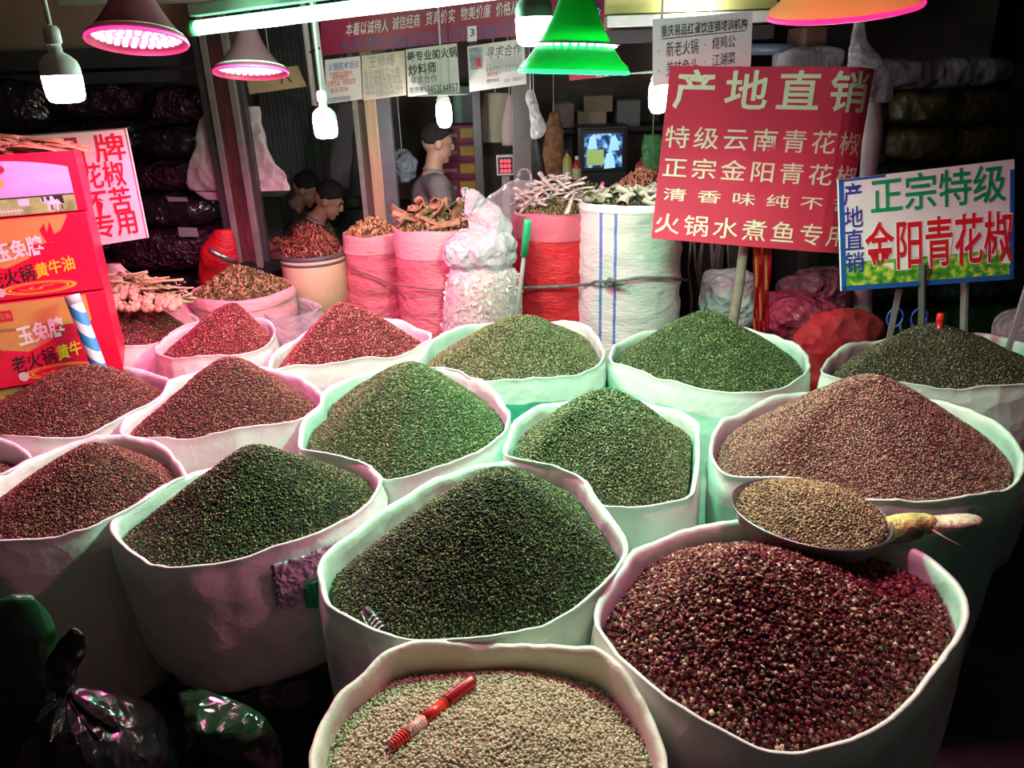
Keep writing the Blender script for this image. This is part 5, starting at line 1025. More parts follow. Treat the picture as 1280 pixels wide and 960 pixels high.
puffy(MB(), [(225, 240, 300, 0, .12), (240, 246, 300), (250, 262, 286)], 4.40, .02, 131, 40, .12, 5).build('lower_fold', sheet_mat('pale_sheet_dusky', (.60, .50, .50), .6, .2, .1, .5, 14), L)
# posts with the glazed front between
L = root('stall_post', (PY(470, 200, 4.5).x, 4.5, 0), 'lit brown timber post with grey edge between the two shop openings', 'post')
for x0, x1, dy, m, nm in ((447, 453, 0, M('post_grey'), 'edge_strip'), (453, 462, .02, M('brown_timber_dark', (.10, .07, .05), .6), 'timber'), (462, 476, .0, M('brown_timber_lit', (.42, .27, .17), .45, var=.2, scale=8, stretch=(4, 4, .5)), 'timber'), (476, 492, .02, M('blue_grey_paint', (.09, .09, .11), .5), 'grey_side')):  # the brighter timber strip has orange lamplight painted into its colour
    a, b = PY(x0, 200, 4.5), PY(x1, 200, 4.5); MB().box(((a.x + b.x) / 2, 4.5 + dy + .04, 1.625), ((b - a).length, .08, 3.25)).build(nm, m, L, smooth=False, bevel=.002)
upright(641, 664, 180, 4.5, 'stall_post', M('brown_grey_post', (.09, .075, .075), .5), label='dark square post beside the small hanging carrier bag', cat='post')
upright(592, 603, 180, 4.9, 'stall_post', M('dark_steel'), label='thin dark post behind the standing person', cat='post')
L = root('pipe_pair', (PY(395, 90, 4.32).x, 4.32, PY(395, 130, 4.32).z), 'two thin white pipes tied with wire beside the first poster', 'pipe')
zt = 3.24; z0 = PY(392, 132, 4.32).z
for x, r in ((387, .016), (399, .020)):
    a = PY(x, 80, 4.32); MB().tube([(a.x, 4.32, z0), (a.x, 4.32, zt)], r, 12).build('pipe', M('white_pipe', (.52, .50, .50), .4), L)
a = PY(387, 66, 4.3); b = PY(400, 60, 4.3); MB().tube([a, b], .005, 6).build('wire_tie', m_black, L)
# beam, yellow fascia, light strip, header
a, b = PY(195, 18, 3.3), PY(660, -22, 3.3); z = PY(420, -2, 3.3).z
MB().box((-.15, 3.36, z + .045), (3.1, .09, .07)).build('steel_beam', M('beam_green_grey', (.16, .17, .14), .5), label='grey green steel beam above the fluorescent tube', cat='beam', smooth=False, bevel=.004)
L = root('fascia_board', PY(860, 28, 4.0), 'pale yellow fascia board with a bright white ledge under it', 'fascia')
f0, f1 = PY(757, 26, 4.0), PY(972, 2, 4.0); zf = (f0.z + f1.z) / 2; W = f1.x - f0.x
MB().box(((f0.x + f1.x) / 2, 4.03, zf + .15), (W, .06, .30)).build('board', M('pale_yellow', (.62, .58, .22), .5, var=.05), L, smooth=False, bevel=.003)
MB().box(((f0.x + f1.x) / 2, 4.0, zf - .035), (W, .12, .05)).build('ledge', M('white_ledge', (.85, .85, .86), .3), L, smooth=False, bevel=.004)
MB().box(((f0.x + f1.x) / 2 - .05, 4.02, zf - .10), (W * 1.1, .09, .06)).build('dark_rail', M('dark_steel'), L, smooth=False, bevel=.004)
light('AREA', 'strip_light', ((f0.x + f1.x) / 2, 3.90, zf + .02), 1.6, (1, .98, .95), .12, rot=(R(70), 0, 0), parent=L)
MB().box((-.1, 4.6, 3.0), (8.8, .08, .5)).build('trim_1', m_dark, kind='structure', smooth=False)
MB().box((-2.95, 4.66, 2.62), (3.0, .06, 1.2)).build('trim_2', M('stained_ceiling'), kind='structure', smooth=False)
MB().box((-2.95, 4.60, 2.0), (3.0, .10, .10)).build('trim_3', M('dark_steel'), kind='structure', smooth=False)
MB().box((-2.95, 4.62, 1.90), (3.0, .06, .06)).build('trim_4', M('dark_steel'), kind='structure', smooth=False)
q = [(306, 90), (372, 82), (383, 108), (312, 118)]; S = Sq(q, 4.52); L = root('cardboard_sign', S(.5, 1), 'torn tan cardboard with black brush strokes under the smaller pink lamp', 'sign')
board('panel', S, .006, M('tan_card', (.50, .36, .20), .7, var=.15), L); MB().tube([S(.5, 0), Vector((S(.5, 0).x, 4.52, 3.24))], .003, 6).build('string', m_cord, L); letters(L, S, q, [('八', 345, 86, 366, 104, dict(wt=.02))], i_black)
# glittering dark sacks stacked by the wall
G = 'stacked shiny sacks by the wall'
D_ = [(172, 266, 108, 158, 'top shiny dark sack of the stack beside the pale hung sheet'), (160, 262, 158, 202, 'shiny dark sack just above the one with purple glitter'), (150, 258, 202, 243, 'shiny dark sack with purple glitter at the corner of the pink sign'),
      (140, 264, 243, 289, 'shiny dark sack with a pale label beside the pale hung sheet'), (124, 268, 289, 345, 'wide shiny maroon sack directly above the lowest one'), (134, 262, 345, 396, 'shiny dark sack behind the garlic and dusty pink sack'),
      (52, 168, 104, 150, 'purple glittering sack behind the first bare bulb'), (40, 166, 150, 200, 'dark sack behind the top edge of the pink sign'), (30, 150, 200, 260, 'dark sack hidden behind the pink sign'), (-90, 52, 96, 170, 'big dark bag with a lilac glint behind the cartons')]
for i, (x0, x1, y0, y1, lb) in enumerate(D_): block_px(x0, y0, x1, y1, 4.5, .5, [m_purp, m_blackbag][i % 2], lb, 140 + i, amp=.028, e=.6, group=G)
for j, (x0, x1) in enumerate(((128, 262), (20, 128))):
    a = PY((x0 + x1) / 2, 396 if j == 0 else 260, 4.5); w_ = (PY(x1, 390, 4.5) - PY(x0, 390, 4.5)).length; n = 2 if j == 0 else 4
    for k in range(n): pillow(MB(), (a.x, 4.75, a.z * (k + .5) / n), (w_, .55, a.z / n), 160 + k + j * 9, .015, .55).build('full_sack', m_purp, label=f'dark sack low in the {"stack behind the garlic" if j == 0 else "stack behind the cartons"}, {["lowest", "second from the floor", "third from the floor", "fourth from the floor"][k]}', cat='sack', group=G)
a = PY(-20, 170, 4.5)
for k in range(4): pillow(MB(), (a.x, 4.75, a.z * (k + .5) / 4), (.65, .55, a.z / 4), 180 + k, .015, .55).build('full_sack', m_purp, label='dark sack under the big bag with a lilac glint, ' + ['lowest', 'second from the floor', 'third from the floor', 'topmost'][k], cat='sack', group=G)
MB().add([], []) 
for (x0, y0, x1, y1, lb) in ((208, 246, 233, 252, 'pale label on the fourth shiny sack'), (222, 284, 246, 296, 'pale label on the maroon shiny sack')):
    q = [(x0, y0), (x1, y0 + 1), (x1 + 2, y1), (x0 + 2, y1)]; S = Sq(q, 4.47); board('paper_label', S, .004, M('grey_paper', (.30, .28, .30), .4), None, 2, 2, label=lb, cat='label')

# ------------------------------------------------------------------ inside the stall
m_iw = M('stall_inner_wall', (.16, .135, .125), .7, var=.25, scale=3); YW = 6.6
MB().box((-.2, YW + .05, 1.6), (8.2, .08, 3.2)).build('wall_inner', m_iw, kind='structure', smooth=False)
MB().box((PY(860, 200, 5.6).x, 5.6, 1.6), (.06, 1.9, 3.2)).build('wall_partition', m_iw, kind='structure', smooth=False)
L = root('slatted_shutter', (PY(385, 160, 6.4).x, 6.5, 0), 'grey shutter of narrow vertical slats at the back of the stall', 'shutter')
x0, x1 = PY(328, 160, 6.5).x, PY(446, 160, 6.5).x; n = 22
for k in range(n): MB().box((x0 + (x1 - x0) * (k + .5) / n, 6.52 + .015 * (k % 2), 1.25), ((x1 - x0) / n * .92, .02, 2.4)).build('slat', M('slat_grey', (.15, .15, .16), .5), L, smooth=False)
MB().box((PY(520, 250, 6.3).x, 6.35, .45), (3.2, .5, .9)).build('counter', M('counter_green', (.06, .09, .08), .5), label='dark green counter running behind the two people', cat='counter', smooth=False, bevel=.01)
def boxpx(x0, y0, x1, y1, Y, dp, name, m, label, cat, bevel=.004, parts=None, group=None):
    a, b = PY(x0, y0, Y), PY(x1, y1, Y); c = (a + b) / 2; c.y = Y + dp / 2; z0, z1 = min(a.z, b.z), max(a.z, b.z); d = (abs(b.x - a.x), dp, z1 - z0)
    if parts is None: return MB().box(c, d).build(name, m, label=label, cat=cat, smooth=False, bevel=bevel, group=group)
    L = root(name, (c.x, c.y, c.z - d[2] / 2), label, cat, group); MB().box(c, d).build('body', m, L, smooth=False, bevel=bevel); parts(L, c, d, c.z - d[2] / 2, Y); return L
m_mag = M('magenta_carton', (.34, .02, .10), .5); m_yl = M('yellow_print', (.70, .42, .05), .5)
zc = PY(570, 272, 5.7).z
for k in range(6):
    y0 = 158 + 22 * k
    def lab(L, c, d, z, Y):
        MB().box((c.x + d[0] * .28, Y - .002, c.z + .01), (d[0] * .38, .004, d[2] * .5)).build('yellow_label', m_yl, L, smooth=False); MB().box((c.x - d[0] * .18, Y - .002, c.z), (d[0] * .4, .004, d[2] * .18)).build('print_line', M('pale_print', (.62, .42, .40), .5), L, smooth=False)
    boxpx(540, y0, 600, y0 + 21.6, 5.7, .3, 'carton', m_mag, 'magenta carton with yellow label, ' + ['topmost', 'second from the top', 'third from the top', 'fourth from the top', 'second from the bottom', 'lowest'][k] + ' behind the standing person', 'box', .003, lab, 'magenta cartons')
MB().box((PY(570, 290, 5.7).x, 5.86, PY(570, 158 + 132, 5.7).z / 2 - .002), (.5, .34, PY(570, 290, 5.7).z - .006)).build('side_table', m_dark, label='dark low table under the magenta cartons', cat='table', smooth=False)
def cab(L, c, d, z, Y):
    MB().box((c.x + .02, Y - .004, c.z), (d[0] * .5, .008, d[2] * .62)).build('dark_window', m_black, L, smooth=False); MB().box((c.x - d[0] * .3, Y - .004, c.z), (d[0] * .14, .008, d[2] * .8)).build('door_stile', M('teal_light', (.10, .40, .30), .4), L, smooth=False)
boxpx(565, 108, 600, 168, 6.1, .508, 'teal_cabinet', M('teal_paint', (.05, .26, .18), .4), 'teal green hanging cabinet behind the energy saving bulb', 'cabinet', parts=cab)
q = [(466, 118), (498, 116), (500, 200), (468, 204)]; poster(q, 6.605, 'pale notice with faint grey lines on the inner wall beside the timber post', M('wall_notice', (.36, .31, .28), .6), [(i_grey, [('公告', 474, 136, 492, 146, {}), ('营业时间', 472, 152, 494, 158, {}), ('卫生检查', 472, 166, 495, 172, {})])])
# hanging things
def hang(L, py_top, px, Y): a = PY(px, py_top, Y); MB().tube([a, (a.x, a.y, 3.24)], .003, 6).build('string', m_cord, L)
def hung(rows, Y, amp, seed, m, name, label, cat, fs=7, dep=.4):
    L = root(name, PY((rows[-1][1] + rows[-1][2]) / 2, rows[-1][0], Y), label, cat); puffy(MB(), rows, Y, amp, seed, 30, dep, fs).build('body', m, L); hang(L, rows[0][0] + 1, (rows[0][1] + rows[0][2]) / 2, Y); return L
hung([(116, 606, 632), (130, 604, 634), (150, 603, 630), (172, 602, 628), (178, 604, 627)], 5.1, .02, 200, sheet_mat('beige_cloth', (.46, .38, .30), .7, .2), 'hanging_cloth', 'beige cloth hanging between the thin post and square post', 'cloth', dep=.25)
hung([(118, 634, 639), (135, 631, 640), (160, 627, 641), (182, 628, 642)], 5.0, .012, 201, sheet_mat('pink_cloth', (.56, .40, .42), .7, .2), 'hanging_cloth', 'narrow pinkish cloth hanging right against the square post', 'cloth', dep=.3)
L = hung([(112, 660, 666), (125, 659, 671), (140, 662, 675), (158, 664, 682), (170, 664, 678), (174, 666, 670)], 4.42, .022, 202, m_wbag, 'plastic_bag', 'small white carrier bag hanging on the square post', 'bag', 10)
hung([(172, 664, 672), (190, 662, 676), (210, 662, 680), (228, 664, 682)], 4.75, .01, 203, m_black, 'apron', 'black apron hanging below the small white carrier bag', 'apron', dep=.3)
hung([(186, 499, 505), (196, 490, 514), (208, 486, 520), (220, 485, 518), (228, 492, 512)], 5.0, .035, 204, crumple(film_mat('grey_film', (.28, .30, .38), .35, .2), 14, 1.0, .03), 'plastic_bag', 'crumpled grey clear bag hanging beside the standing person', 'bag', 9, .7)
hung([(128, 426, 440), (150, 422, 442), (190, 416, 440), (236, 412, 436)], 5.9, .03, 205, sheet_mat('grey_curtain', (.30, .28, .30), .7, .3), 'curtain', 'grey curtain strip hanging behind the second hanging bulb', 'curtain', dep=.2)
hung([(140, 688, 696), (165, 682, 702), (195, 680, 704), (222, 684, 702)], 5.3, .03, 206, mat('dried_bundle', (.26, .13, .06), .7, 0, .6, 22, .6, 40), 'dried_bundle', 'brown and yellow dried bundle hanging beside the small carrier bag', 'bundle', 9, .6)
L = hung([(168, 806, 826), (180, 804, 830), (198, 803, 828), (212, 806, 824)], 4.7, .015, 207, mat('green_net', (.06, .22, .07), .6, 0, .6, 40, .6, 60), 'net_bag', 'green net bag hanging beside the television', 'bag', 9, .5)
rd = random.Random(2)
pillow(MB(), (PY(434, 238, 6.2).x, 6.22, .945), (.2, .16, .09), 208, .015).build('green_cloth', M('green_cloth', (.10, .17, .09), .7), label='crumpled green cloth lying on the dark green counter', cat='cloth')
# scale, television, bottles, boxes
def scl(L, c, d, z, Y):
    MB().box((c.x, Y - .003, c.z), (d[0] * .80, .006, d[2] * .78)).build('screen', m_black, L, smooth=False)
    mr = M('red_digit', (1, .1, .1), emit=(1, .05, .10), strength=1.6); mb = MB()
    for r_ in range(3): write(mb, '888', lambda u, v, h=0: Vector((c.x + d[0] * (-.30 + .62 * u), Y - .008, c.z + d[2] * (.30 - .24 * r_ - .18 * v))), (0, 0, 1, 1), mode='fit', wt=.01)
    mb.build('digits', mr, L, smooth=False, fix=False, kind='stuff'); MB().box((c.x, Y + .05, (z + PY(632, 300, Y).z) / 2), (.05, .05, z - PY(632, 300, Y).z)).build('stem', m_post, L, smooth=False)
boxpx(620, 194, 643, 219, 5.0, .05, 'price_scale', M('scale_white', (.55, .52, .52), .4), 'small weighing scale display with glowing red digits', 'scale', parts=scl)
MB().box((PY(672, 300, 5.0).x, 5.15, PY(632, 300, 5.0).z / 2), (.6, .5, PY(632, 300, 5.0).z)).build('counter', M('counter_brown', (.10, .06, .05), .6), label='brown counter carrying the weighing scale', cat='counter', smooth=False, bevel=.008)
def tv(L, c, d, z, Y):
    MB().box((c.x, Y - .006, c.z + d[2] * .12), (d[0] * .86, .02, d[2] * .66)).build('bezel', m_black, L, smooth=False, bevel=.006)
    ms = bpy.data.materials.new('tv_picture'); ms.use_nodes = True; nt = ms.node_tree; b = nt.nodes['Principled BSDF']; tc = nt.nodes.new('ShaderNodeTexCoord'); vo = nt.nodes.new('ShaderNodeTexNoise'); vo.inputs['Scale'].default_value = 18; vo.inputs['Detail'].default_value = 2; nt.links.new(tc.outputs['Object'], vo.inputs['Vector'])
    r = _ramp(nt, [(.0, (.0, .01, .03)), (.47, (.01, .03, .10)), (.55, (.06, .30, .75)), (.64, (.45, .75, .95))]); nt.links.new(vo.outputs[0], r.inputs[0]); nt.links.new(r.outputs[0], b.inputs['Emission Color']); b.inputs['Emission Strength'].default_value = .8; b.inputs['Base Color'].default_value = (.01, .01, .02, 1)
    MB().box((c.x, Y - .018, c.z + d[2] * .12), (d[0] * .74, .008, d[2] * .52)).build('screen', ms, L, smooth=False)
    x, zz = c.x, c.z + d[2] * .12; mg = M('tv_green', (.2, .3, .1), emit=(.36, .50, .16), strength=.7); mw = M('tv_figure', (.5, .7, .9), emit=(.30, .62, .95), strength=.9)
    MB().box((x - d[0] * .16, Y - .024, zz - d[2] * .10), (d[0] * .34, .004, d[2] * .24)).build('picture_field', mg, L, smooth=False)
    for ox, oz, s in ((-.22, .14, 1), (.20, .12, 1.1), (.12, -.14, 1.2)):
        a = Vector((x + d[0] * ox, Y - .026, zz + d[2] * oz)); MB().add([a + Vector((-.030 * s, 0, -.05 * s)), a + Vector((.034 * s, 0, -.045 * s)), a + Vector((.028 * s, 0, .01 * s)), a + Vector((.008 * s, 0, .045 * s)), a + Vector((-.018 * s, 0, .03 * s))], [(0, 1, 2, 3, 4)]).build('picture_figure', mw, L, smooth=False, fix=False)
    MB().lathe([(.001, 0), (.010, 0), (.001, .001)], (c.x, Y - .01, c.z - d[2] * .40), 12, tilt=Matrix.Rotation(R(90), 3, 'X')).build('red_light', M('red_dot', (1, 0, 0), emit=(1, .03, .15), strength=4), L)
boxpx(722, 158, 784, 236, 5.4, .4, 'television', M('tv_case', (.02, .02, .024), .4), 'old television with blue figures on its glowing screen', 'television', .012, tv)
zt = PY(752, 236, 5.4).z; MB().box((PY(752, 236, 5.4).x, 5.62, zt / 2 - .002), (.8, .5, zt - .006)).build('television_table', m_dark, label='dark table carrying the television', cat='table', smooth=False, bevel=.01)
def bottle(px, pyt, pyb, Y, w_, m, mc, label, name='bottle'):
    b = PY(px, pyb, Y); t = PY(px, pyt, Y); h = t.z - b.z; r = w_; L = root(name, (b.x, b.y, b.z), label, 'bottle')
    MB().lathe([(.001, 0), (r, 0), (r, h * .62), (r * .85, h * .72), (r * .35, h * .84), (r * .35, h * .9), (.001, h * .9)], b, 20).build('body', m, L)
    MB().lathe([(r * 1.01, h * .15), (r * 1.02, h * .16), (r * 1.02, h * .55), (r * 1.01, h * .56)], b, 20).build('paper_band', M('pale_band', (.55, .50, .30), .5), L); MB().lathe([(r * .42, h * .88), (r * .42, h), (.001, h)], b, 14).build('cap', mc, L)
bottle(709, 187, 226, 5.15, .030, M('yellow_bottle', (.52, .42, .06), .3), M('ink_blue'), 'yellow bottle with blue cap standing beside the television')
bottle(721, 195, 229, 5.15, .030, M('red_bottle', (.40, .03, .04), .3), i_white, 'red and white bottle touching the television')
bottle(803, 196, 226, 4.75, .045, M('red_bottle'), M('dark_red', (.2, .01, .02), .4), 'dark red bottle standing behind the orange red bits', 'bottle')
MB().box((PY(712, 235, 5.15).x, 5.2, PY(712, 228, 5.15).z / 2 - .003), (.26, .3, PY(712, 228, 5.15).z - .008)).build('crate', m_dark, label='dark crate carrying the two bottles by the television', cat='crate', smooth=False)
MB().box((PY(806, 226, 4.75).x, 4.78, PY(803, 226, 4.75).z / 2 - .003), (.2, .2, PY(803, 226, 4.75).z - .006)).build('crate', m_dark, label='dark crate carrying the dark red bottle', cat='crate', smooth=False)
zs = PY(745, 160, 5.6).z
L = root('shelf', (PY(755, 160, 5.6).x, 5.8, zs - .03), 'dark hanging shelf of cardboard boxes above the television', 'shelf'); MB().box((PY(755, 160, 5.6).x, 5.85, zs - .015), (1.3, .5, .03)).build('board', m_dark, L, smooth=False)
for x in (-.6, .6): MB().box((PY(755, 160, 5.6).x + x, 6.08, zs / 2 + .8), (.04, .04, 3.24 - zs + .8)).build('bracket', m_dark, L, smooth=False)
for x0, y0, x1, y1, m, lb in ((722, 140, 758, 159.5, M('tan_box', (.30, .22, .15), .6), 'tan cardboard box on the shelf, lower of two'), (730, 120, 766, 139.6, M('brown_box', (.22, .16, .11), .6), 'brown cardboard box on top of the tan one on the shelf'), (690, 130, 718, 159.5, M('mauve_box', (.14, .09, .11), .6), 'mauve box at the dark end of the shelf'), (772, 126, 800, 159.5, M('grey_box', (.15, .15, .16), .6), 'grey box on the shelf above the television')):
    boxpx(x0, y0, x1, y1, 5.65, .3, 'cardboard_box', m, lb, 'box', group='boxes on the stall shelf', parts=lambda L, c, d, z, Y: MB().box((c.x, c.y, c.z + d[2] / 2 + .001), (d[0] * .98, .05, .002)).build('tape', M('tape_brown', (.35, .25, .12), .3), L, smooth=False))

# ================================================================== PEOPLE
m_skin = mat('skin', (.46, .26, .19), .5, 0, .08, 8); m_hair = mat('black_hair', (.010, .008, .008), .65, 0, .3, 40, 1.0, 160)
def ball(mb, c, r, n=14, sc=(1, 1, 1), rot=None):
    rot = rot or Matrix.Identity(3); vs = [];
    for j in range(n + 1):
        ph = math.pi * j / n
        for k in range(n): t = 2 * math.pi * k / n; vs.append(Vector(c) + rot @ Vector((r * sc[0] * math.sin(ph) * math.cos(t), r * sc[1] * math.sin(ph) * math.sin(t), r * sc[2] * math.cos(ph))))
    return mb.add(vs, [(j * n + k, j * n + (k + 1) % n, (j + 1) * n + (k + 1) % n, (j + 1) * n + k) for j in range(n) for k in range(n)])
def limb(mb, pts, rad, n=14):
    P = [Vector(p) for p in pts]; path = []; rr = []
    for i in range(len(P) - 1):
        for k in range(4): f = k / 4; path.append(P[i].lerp(P[i + 1], f)); rr.append(rad[i] * (1 - f) + rad[i + 1] * f)
    path.append(P[-1]); rr.append(rad[-1]); mb.tube(path, rr, n)
    for p, r in zip(P, rad): ball(mb, p, r * .995, 12)
    return mb
def person(at, yaw, J, label, m_top, m_leg, hairstyle='short', head_pitch=0, top_extra=0):
    """facing +x before yaw; J gives the joints of this pose relative to the pelvis; one continuous skin surface, clothing and hair on top"""
    L = root('person', (at[0], at[1], 0), label, 'person'); RZ = Matrix.Rotation(yaw, 3, 'Z'); base = Vector((at[0], at[1], 0))
    W_ = lambda p: base + RZ @ Vector(p); hc = Vector(J['head']); HR = RZ @ Matrix.Rotation(head_pitch, 3, 'Y'); H = lambda p: W_(hc) + HR @ Vector(p)
    b = MB(); ball(b, W_(hc + Vector((-.008, 0, .025))), .1, 18, (.95, .76, 1.02), HR); ball(b, H((.022, 0, -.045)), .07, 16, (.95, .82, 1.05), HR)
    ball(b, H((.055, 0, -.098)), .026, 10); ball(b, H((.088, 0, -.012)), .017, 10, (1.1, .7, 1.4), HR); ball(b, H((.098, 0, -.028)), .014, 10)
    ball(b, H((.083, 0, -.066)), .015, 10, (.8, 1.6, .55), HR); ball(b, H((.080, 0, .022)), .02, 10, (.6, 2.4, .5), HR)
    for s in (-1, 1): ball(b, H((-.005, s * .078, -.01)), .030, 10, (.75, .3, 1.1), HR); ball(b, H((.068, s * .032, .002)), .012, 8)
    limb(b, [W_(J['neck']), H((-.01, 0, -.06))], [.058, .052])
    limb(b, [W_(J['pelvis']), W_(J['waist']), W_(J['chest']), W_(J['neck'])], [.125, .115, .125, .065])
    for s, e in ((-1, 'R'), (1, 'L')):
        sh, el, wr, ha = (W_(J[k + e]) for k in ('sh', 'el', 'wr', 'ha')); limb(b, [W_(J['chest']) + Vector((0, 0, .06)), sh, el, wr], [.09, .058, .042, .029]); d = (ha - wr).normalized(); sd = d.cross(Vector((0, 0, 1))).normalized(); up = sd.cross(d)
        pc_ = wr + d * .055; ball(b, pc_, .04, 12, (1.0, .9, .55), Matrix((d, sd, up)).transposed())
        for k, ln in enumerate((.062, .072, .068, .052)):
            o = pc_ + d * .030 + sd * (.027 - .018 * k); limb(b, [o, o + d * ln * .5 - up * .006, o + d * ln * .85 - up * .024], [.0098, .009, .0078], 8)
        o = wr + d * .03 + sd * .028; limb(b, [o, o + sd * .022 + d * .025, o + sd * .022 + d * .055 - up * .01], [.0115, .0105, .009], 8)
        hp_, kn, an, to = (W_(J[k + e]) for k in ('hip', 'kn', 'an', 'to')); limb(b, [W_(J['pelvis']), hp_, kn, an], [.11, .085, .055, .038]); limb(b, [an, to], [.04, .03])
    body = b.build('body', m_skin, L); md = body.modifiers.new('one_surface', 'REMESH'); md.mode = 'VOXEL'; md.voxel_size = .0075; md.use_smooth_shade = True; sm = body.modifiers.new('soft', 'SMOOTH'); sm.iterations = 2; sm.factor = .5
    t = MB(); limb(t, [W_(Vector(J['pelvis']) + Vector((0, 0, .02))), W_(J['waist']), W_(J['chest'])], [.145, .138 + top_extra, .15 + top_extra]); ball(t, W_(Vector(J['chest']) * .35 + Vector(J['neck']) * .65), .078, 12, (1.1, 1.5, .7))
    for e in 'RL': sh, el = W_(J['sh' + e]), W_(J['el' + e]); limb(t, [W_(J['chest']) + Vector((0, 0, .05)), sh, sh.lerp(el, J.get('sleeve', .75))], [.11, .078, .066])
    o = t.build('shirt', m_top, L); md = o.modifiers.new('cloth', 'REMESH'); md.mode = 'VOXEL'; md.voxel_size = .012; md.use_smooth_shade = True; sm = o.modifiers.new('soft', 'SMOOTH'); sm.iterations = 4; sm.factor = .5
    t = MB(); MB_c = MB(); MB_c.lathe([(.062, -.012), (.068, 0), (.062, .010), (.056, 0), (.062, -.012)], W_(J['neck']) + Vector((0, 0, .012)), 24, tilt=HR); MB_c.build('collar', M('collar_grey', (.20, .19, .19), .7), L)
    for e in 'RL': hp_, kn, an = (W_(J[k + e]) for k in ('hip', 'kn', 'an')); limb(t, [W_(J['pelvis']), hp_, kn, an + (kn - an) * .08], [.135, .105, .075, .062])
    o = t.build('trousers', m_leg, L); md = o.modifiers.new('cloth', 'REMESH'); md.mode = 'VOXEL'; md.voxel_size = .014; md.use_smooth_shade = True
    for e in 'RL': an, to = W_(J['an' + e]), W_(J['to' + e]); limb(MB(), [an - Vector((0, 0, .035)), (an + to) / 2 - Vector((0, 0, .015)), to], [.05, .046, .036]).build('shoe', m_black, L)
    h = MB(); vs = []; n = 28; m_ = 12        # hair cap: crown and back of the head, cut at forehead and ears
    for j in range(m_ + 1):
        for k in range(n):
            t_ = 2 * math.pi * k / n; lim = .10 * noise.noise(Vector((math.cos(t_) * 4, math.sin(t_) * 4, 3))) + 1.08 + (1.36 if hairstyle == 'short' else 1.5) * (.5 - .5 * math.cos(t_)) ** .95; ph = lim * j / m_; rr = (.108 - .022 * ramp1(ph, 1.3, 2.5)) * (1 + .06 * noise.noise(Vector((math.cos(t_) * 5, math.sin(t_) * 5, ph * 4))))
            vs.append(H(Vector((-.010 + rr * .98 * math.sin(ph) * math.cos(t_), rr * .80 * math.sin(ph) * math.sin(t_), .025 + rr * 1.02 * math.cos(ph)))))
    h.add(vs, [(j * n + k, j * n + (k + 1) % n, (j + 1) * n + (k + 1) % n, (j + 1) * n + k) for j in range(m_) for k in range(n)]); o = h.build('hair', m_hair, L); md = o.modifiers.new('thick', 'SOLIDIFY'); md.thickness = .012; md.offset = -1
    for s in (-1, 1): MB().lathe([(.001, .0), (.006, .001), (.007, .004), (.001, .007)], H((.078, s * .032, .004)), 8, tilt=HR @ Matrix.Rotation(R(90), 3, 'Y')).build('eye', M('eye_dark', (.02, .015, .015), .3), L); MB().bar(H((.090, s * .018, .022)), H((.080, s * .048, .022)), .005, .008).build('eyebrow', m_hair, L)
    return L
hd = PY(541, 178, 4.95); zh = hd.z
J = dict(head=(.03, 0, zh), neck=(-.01, 0, zh - .175), chest=(-.02, 0, zh - .33), waist=(-.02, 0, zh - .56), pelvis=(0, 0, zh - .72), shR=(-.01, -.175, zh - .245), elR=(.02, -.22, zh - .49), wrR=(.23, -.16, zh - .43), haR=(.33, -.12, zh - .42),
         shL=(.0, .175, zh - .245), elL=(.06, .20, zh - .48), wrL=(.26, .10, zh - .45), haL=(.35, .06, zh - .45), hipR=(0, -.09, zh - .74), knR=(.02, -.10, .40), anR=(0, -.10, .09), toR=(.14, -.11, .04), hipL=(0, .09, zh - .74), knL=(.03, .10, .40), anL=(.0, .10, .09), toL=(.14, .11, .04), sleeve=.88)
person((hd.x, hd.y), R(14), J, 'standing person in a dark grey t-shirt, seen in profile', M('grey_tshirt', (.115, .105, .11), .8), M('dark_trousers', (.03, .03, .04), .8), head_pitch=R(8))
hd = PY(412, 249, 5.35); zh = hd.z; zp = .42
J = dict(head=(.30, 0, zh), neck=(.19, 0, zh - .13), chest=(.10, 0, zh - .27), waist=(.0, 0, zh - .42), pelvis=(-.04, 0, zp), shR=(.14, -.165, zh - .18), elR=(.22, -.22, zh - .42), wrR=(.42, -.16, zh - .46), haR=(.52, -.13, zh - .46),
         shL=(.14, .165, zh - .18), elL=(.24, .20, zh - .42), wrL=(.43, .10, zh - .46), haL=(.52, .07, zh - .46), hipR=(-.02, -.09, zp), knR=(.38, -.13, zp + .04), anR=(.36, -.13, .09), toR=(.50, -.13, .04), hipL=(-.02, .09, zp), knL=(.38, .13, zp + .04), anL=(.36, .13, .09), toL=(.50, .13, .04), sleeve=.95)
def floral():
    m = mat('patterned_brown_shirt', (.15, .08, .05), .8); nt = m.node_tree; tc = nt.nodes.new('ShaderNodeTexCoord'); v = nt.nodes.new('ShaderNodeTexVoronoi'); v.inputs['Scale'].default_value = 45; nt.links.new(tc.outputs['Object'], v.inputs['Vector'])
    r = _ramp(nt, [(0, (.48, .30, .20)), (.28, (.30, .15, .08)), (.5, (.07, .04, .03))]); nt.links.new(v.outputs['Distance'], r.inputs[0]); nt.links.new(r.outputs[0], nt.nodes['Principled BSDF'].inputs[0]); return m
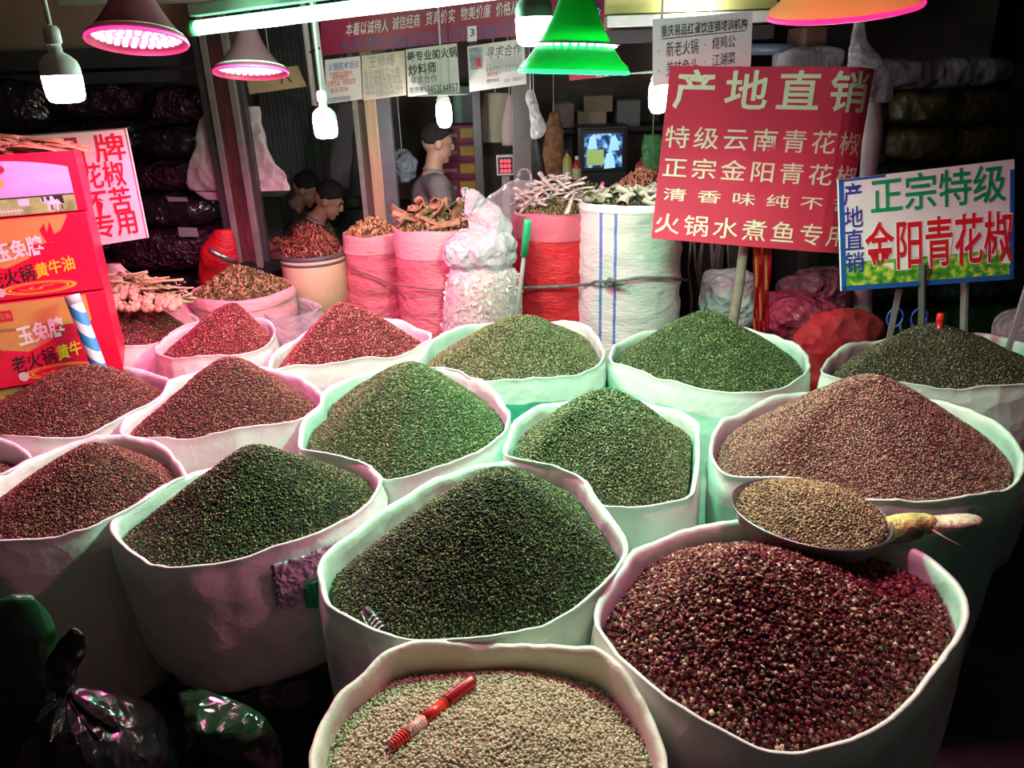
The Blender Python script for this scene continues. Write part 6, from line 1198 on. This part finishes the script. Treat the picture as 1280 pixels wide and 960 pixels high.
person((hd.x - .29, hd.y), R(-6), J, 'seated person bending forward in a speckled brown shirt', floral(), M('dark_trousers'), head_pitch=R(28))
pz = bpy.data.objects.get('person'); 
MB().lathe([(.001, 0), (.15, 0), (.16, .02), (.15, .28), (.16, .30), (.001, .31)], (hd.x - .33, hd.y, 0), 24).build('stool', M('stool_red', (.25, .03, .04), .4), label='low round stool under the seated person in speckled shirt', cat='stool')
hd = PY(384, 236, 5.9); zh = hd.z
J = dict(head=(.26, 0, zh), neck=(.16, 0, zh - .12), chest=(.02, 0, zh - .22), waist=(-.14, 0, zh - .32), pelvis=(-.26, 0, zp + .08), shR=(.10, -.17, zh - .15), elR=(.16, -.24, zh - .42), wrR=(.32, -.18, zh - .50), haR=(.42, -.15, zh - .51),
         shL=(.10, .17, zh - .15), elL=(.18, .22, zh - .42), wrL=(.34, .12, zh - .5), haL=(.43, .09, zh - .51), hipR=(-.24, -.1, zp + .06), knR=(.14, -.14, zp + .06), anR=(.12, -.14, .09), toR=(.26, -.14, .04), hipL=(-.24, .1, zp + .06), knL=(.14, .14, zp + .06), anL=(.12, .14, .09), toL=(.26, .14, .04), sleeve=.98)
person((hd.x - .26, hd.y), R(-4), J, 'person in dark clothes hunched behind the speckled shirt', M('dark_jacket', (.05, .042, .045), .85), M('dark_trousers'), 'long', R(25), .03)
MB().lathe([(.001, 0), (.17, 0), (.17, .03), (.15, .33), (.17, .36), (.001, .37)], (hd.x - .54, hd.y, 0), 24).build('stool', m_dark, label='dark stool under the hunched person in dark clothes', cat='stool')
puffy(MB(), [(222, 318, 342, 0, .6), (228, 306, 356), (236, 298, 362), (244, 302, 358)], 5.45, .02, 230, 30, .7, 6).build('grey_bundle', M('grey_bundle_cloth', (.20, .19, .19), .8), label='grey cloth bundle beside the hunched person in dark clothes', cat='bundle')
a = PY(330, 244, 5.45); MB().box((a.x, 5.48, a.z / 2 - .005), (.24, .24, a.z - .012)).build('crate', m_dark, label='dark tall crate carrying the grey cloth bundle', cat='crate', smooth=False)
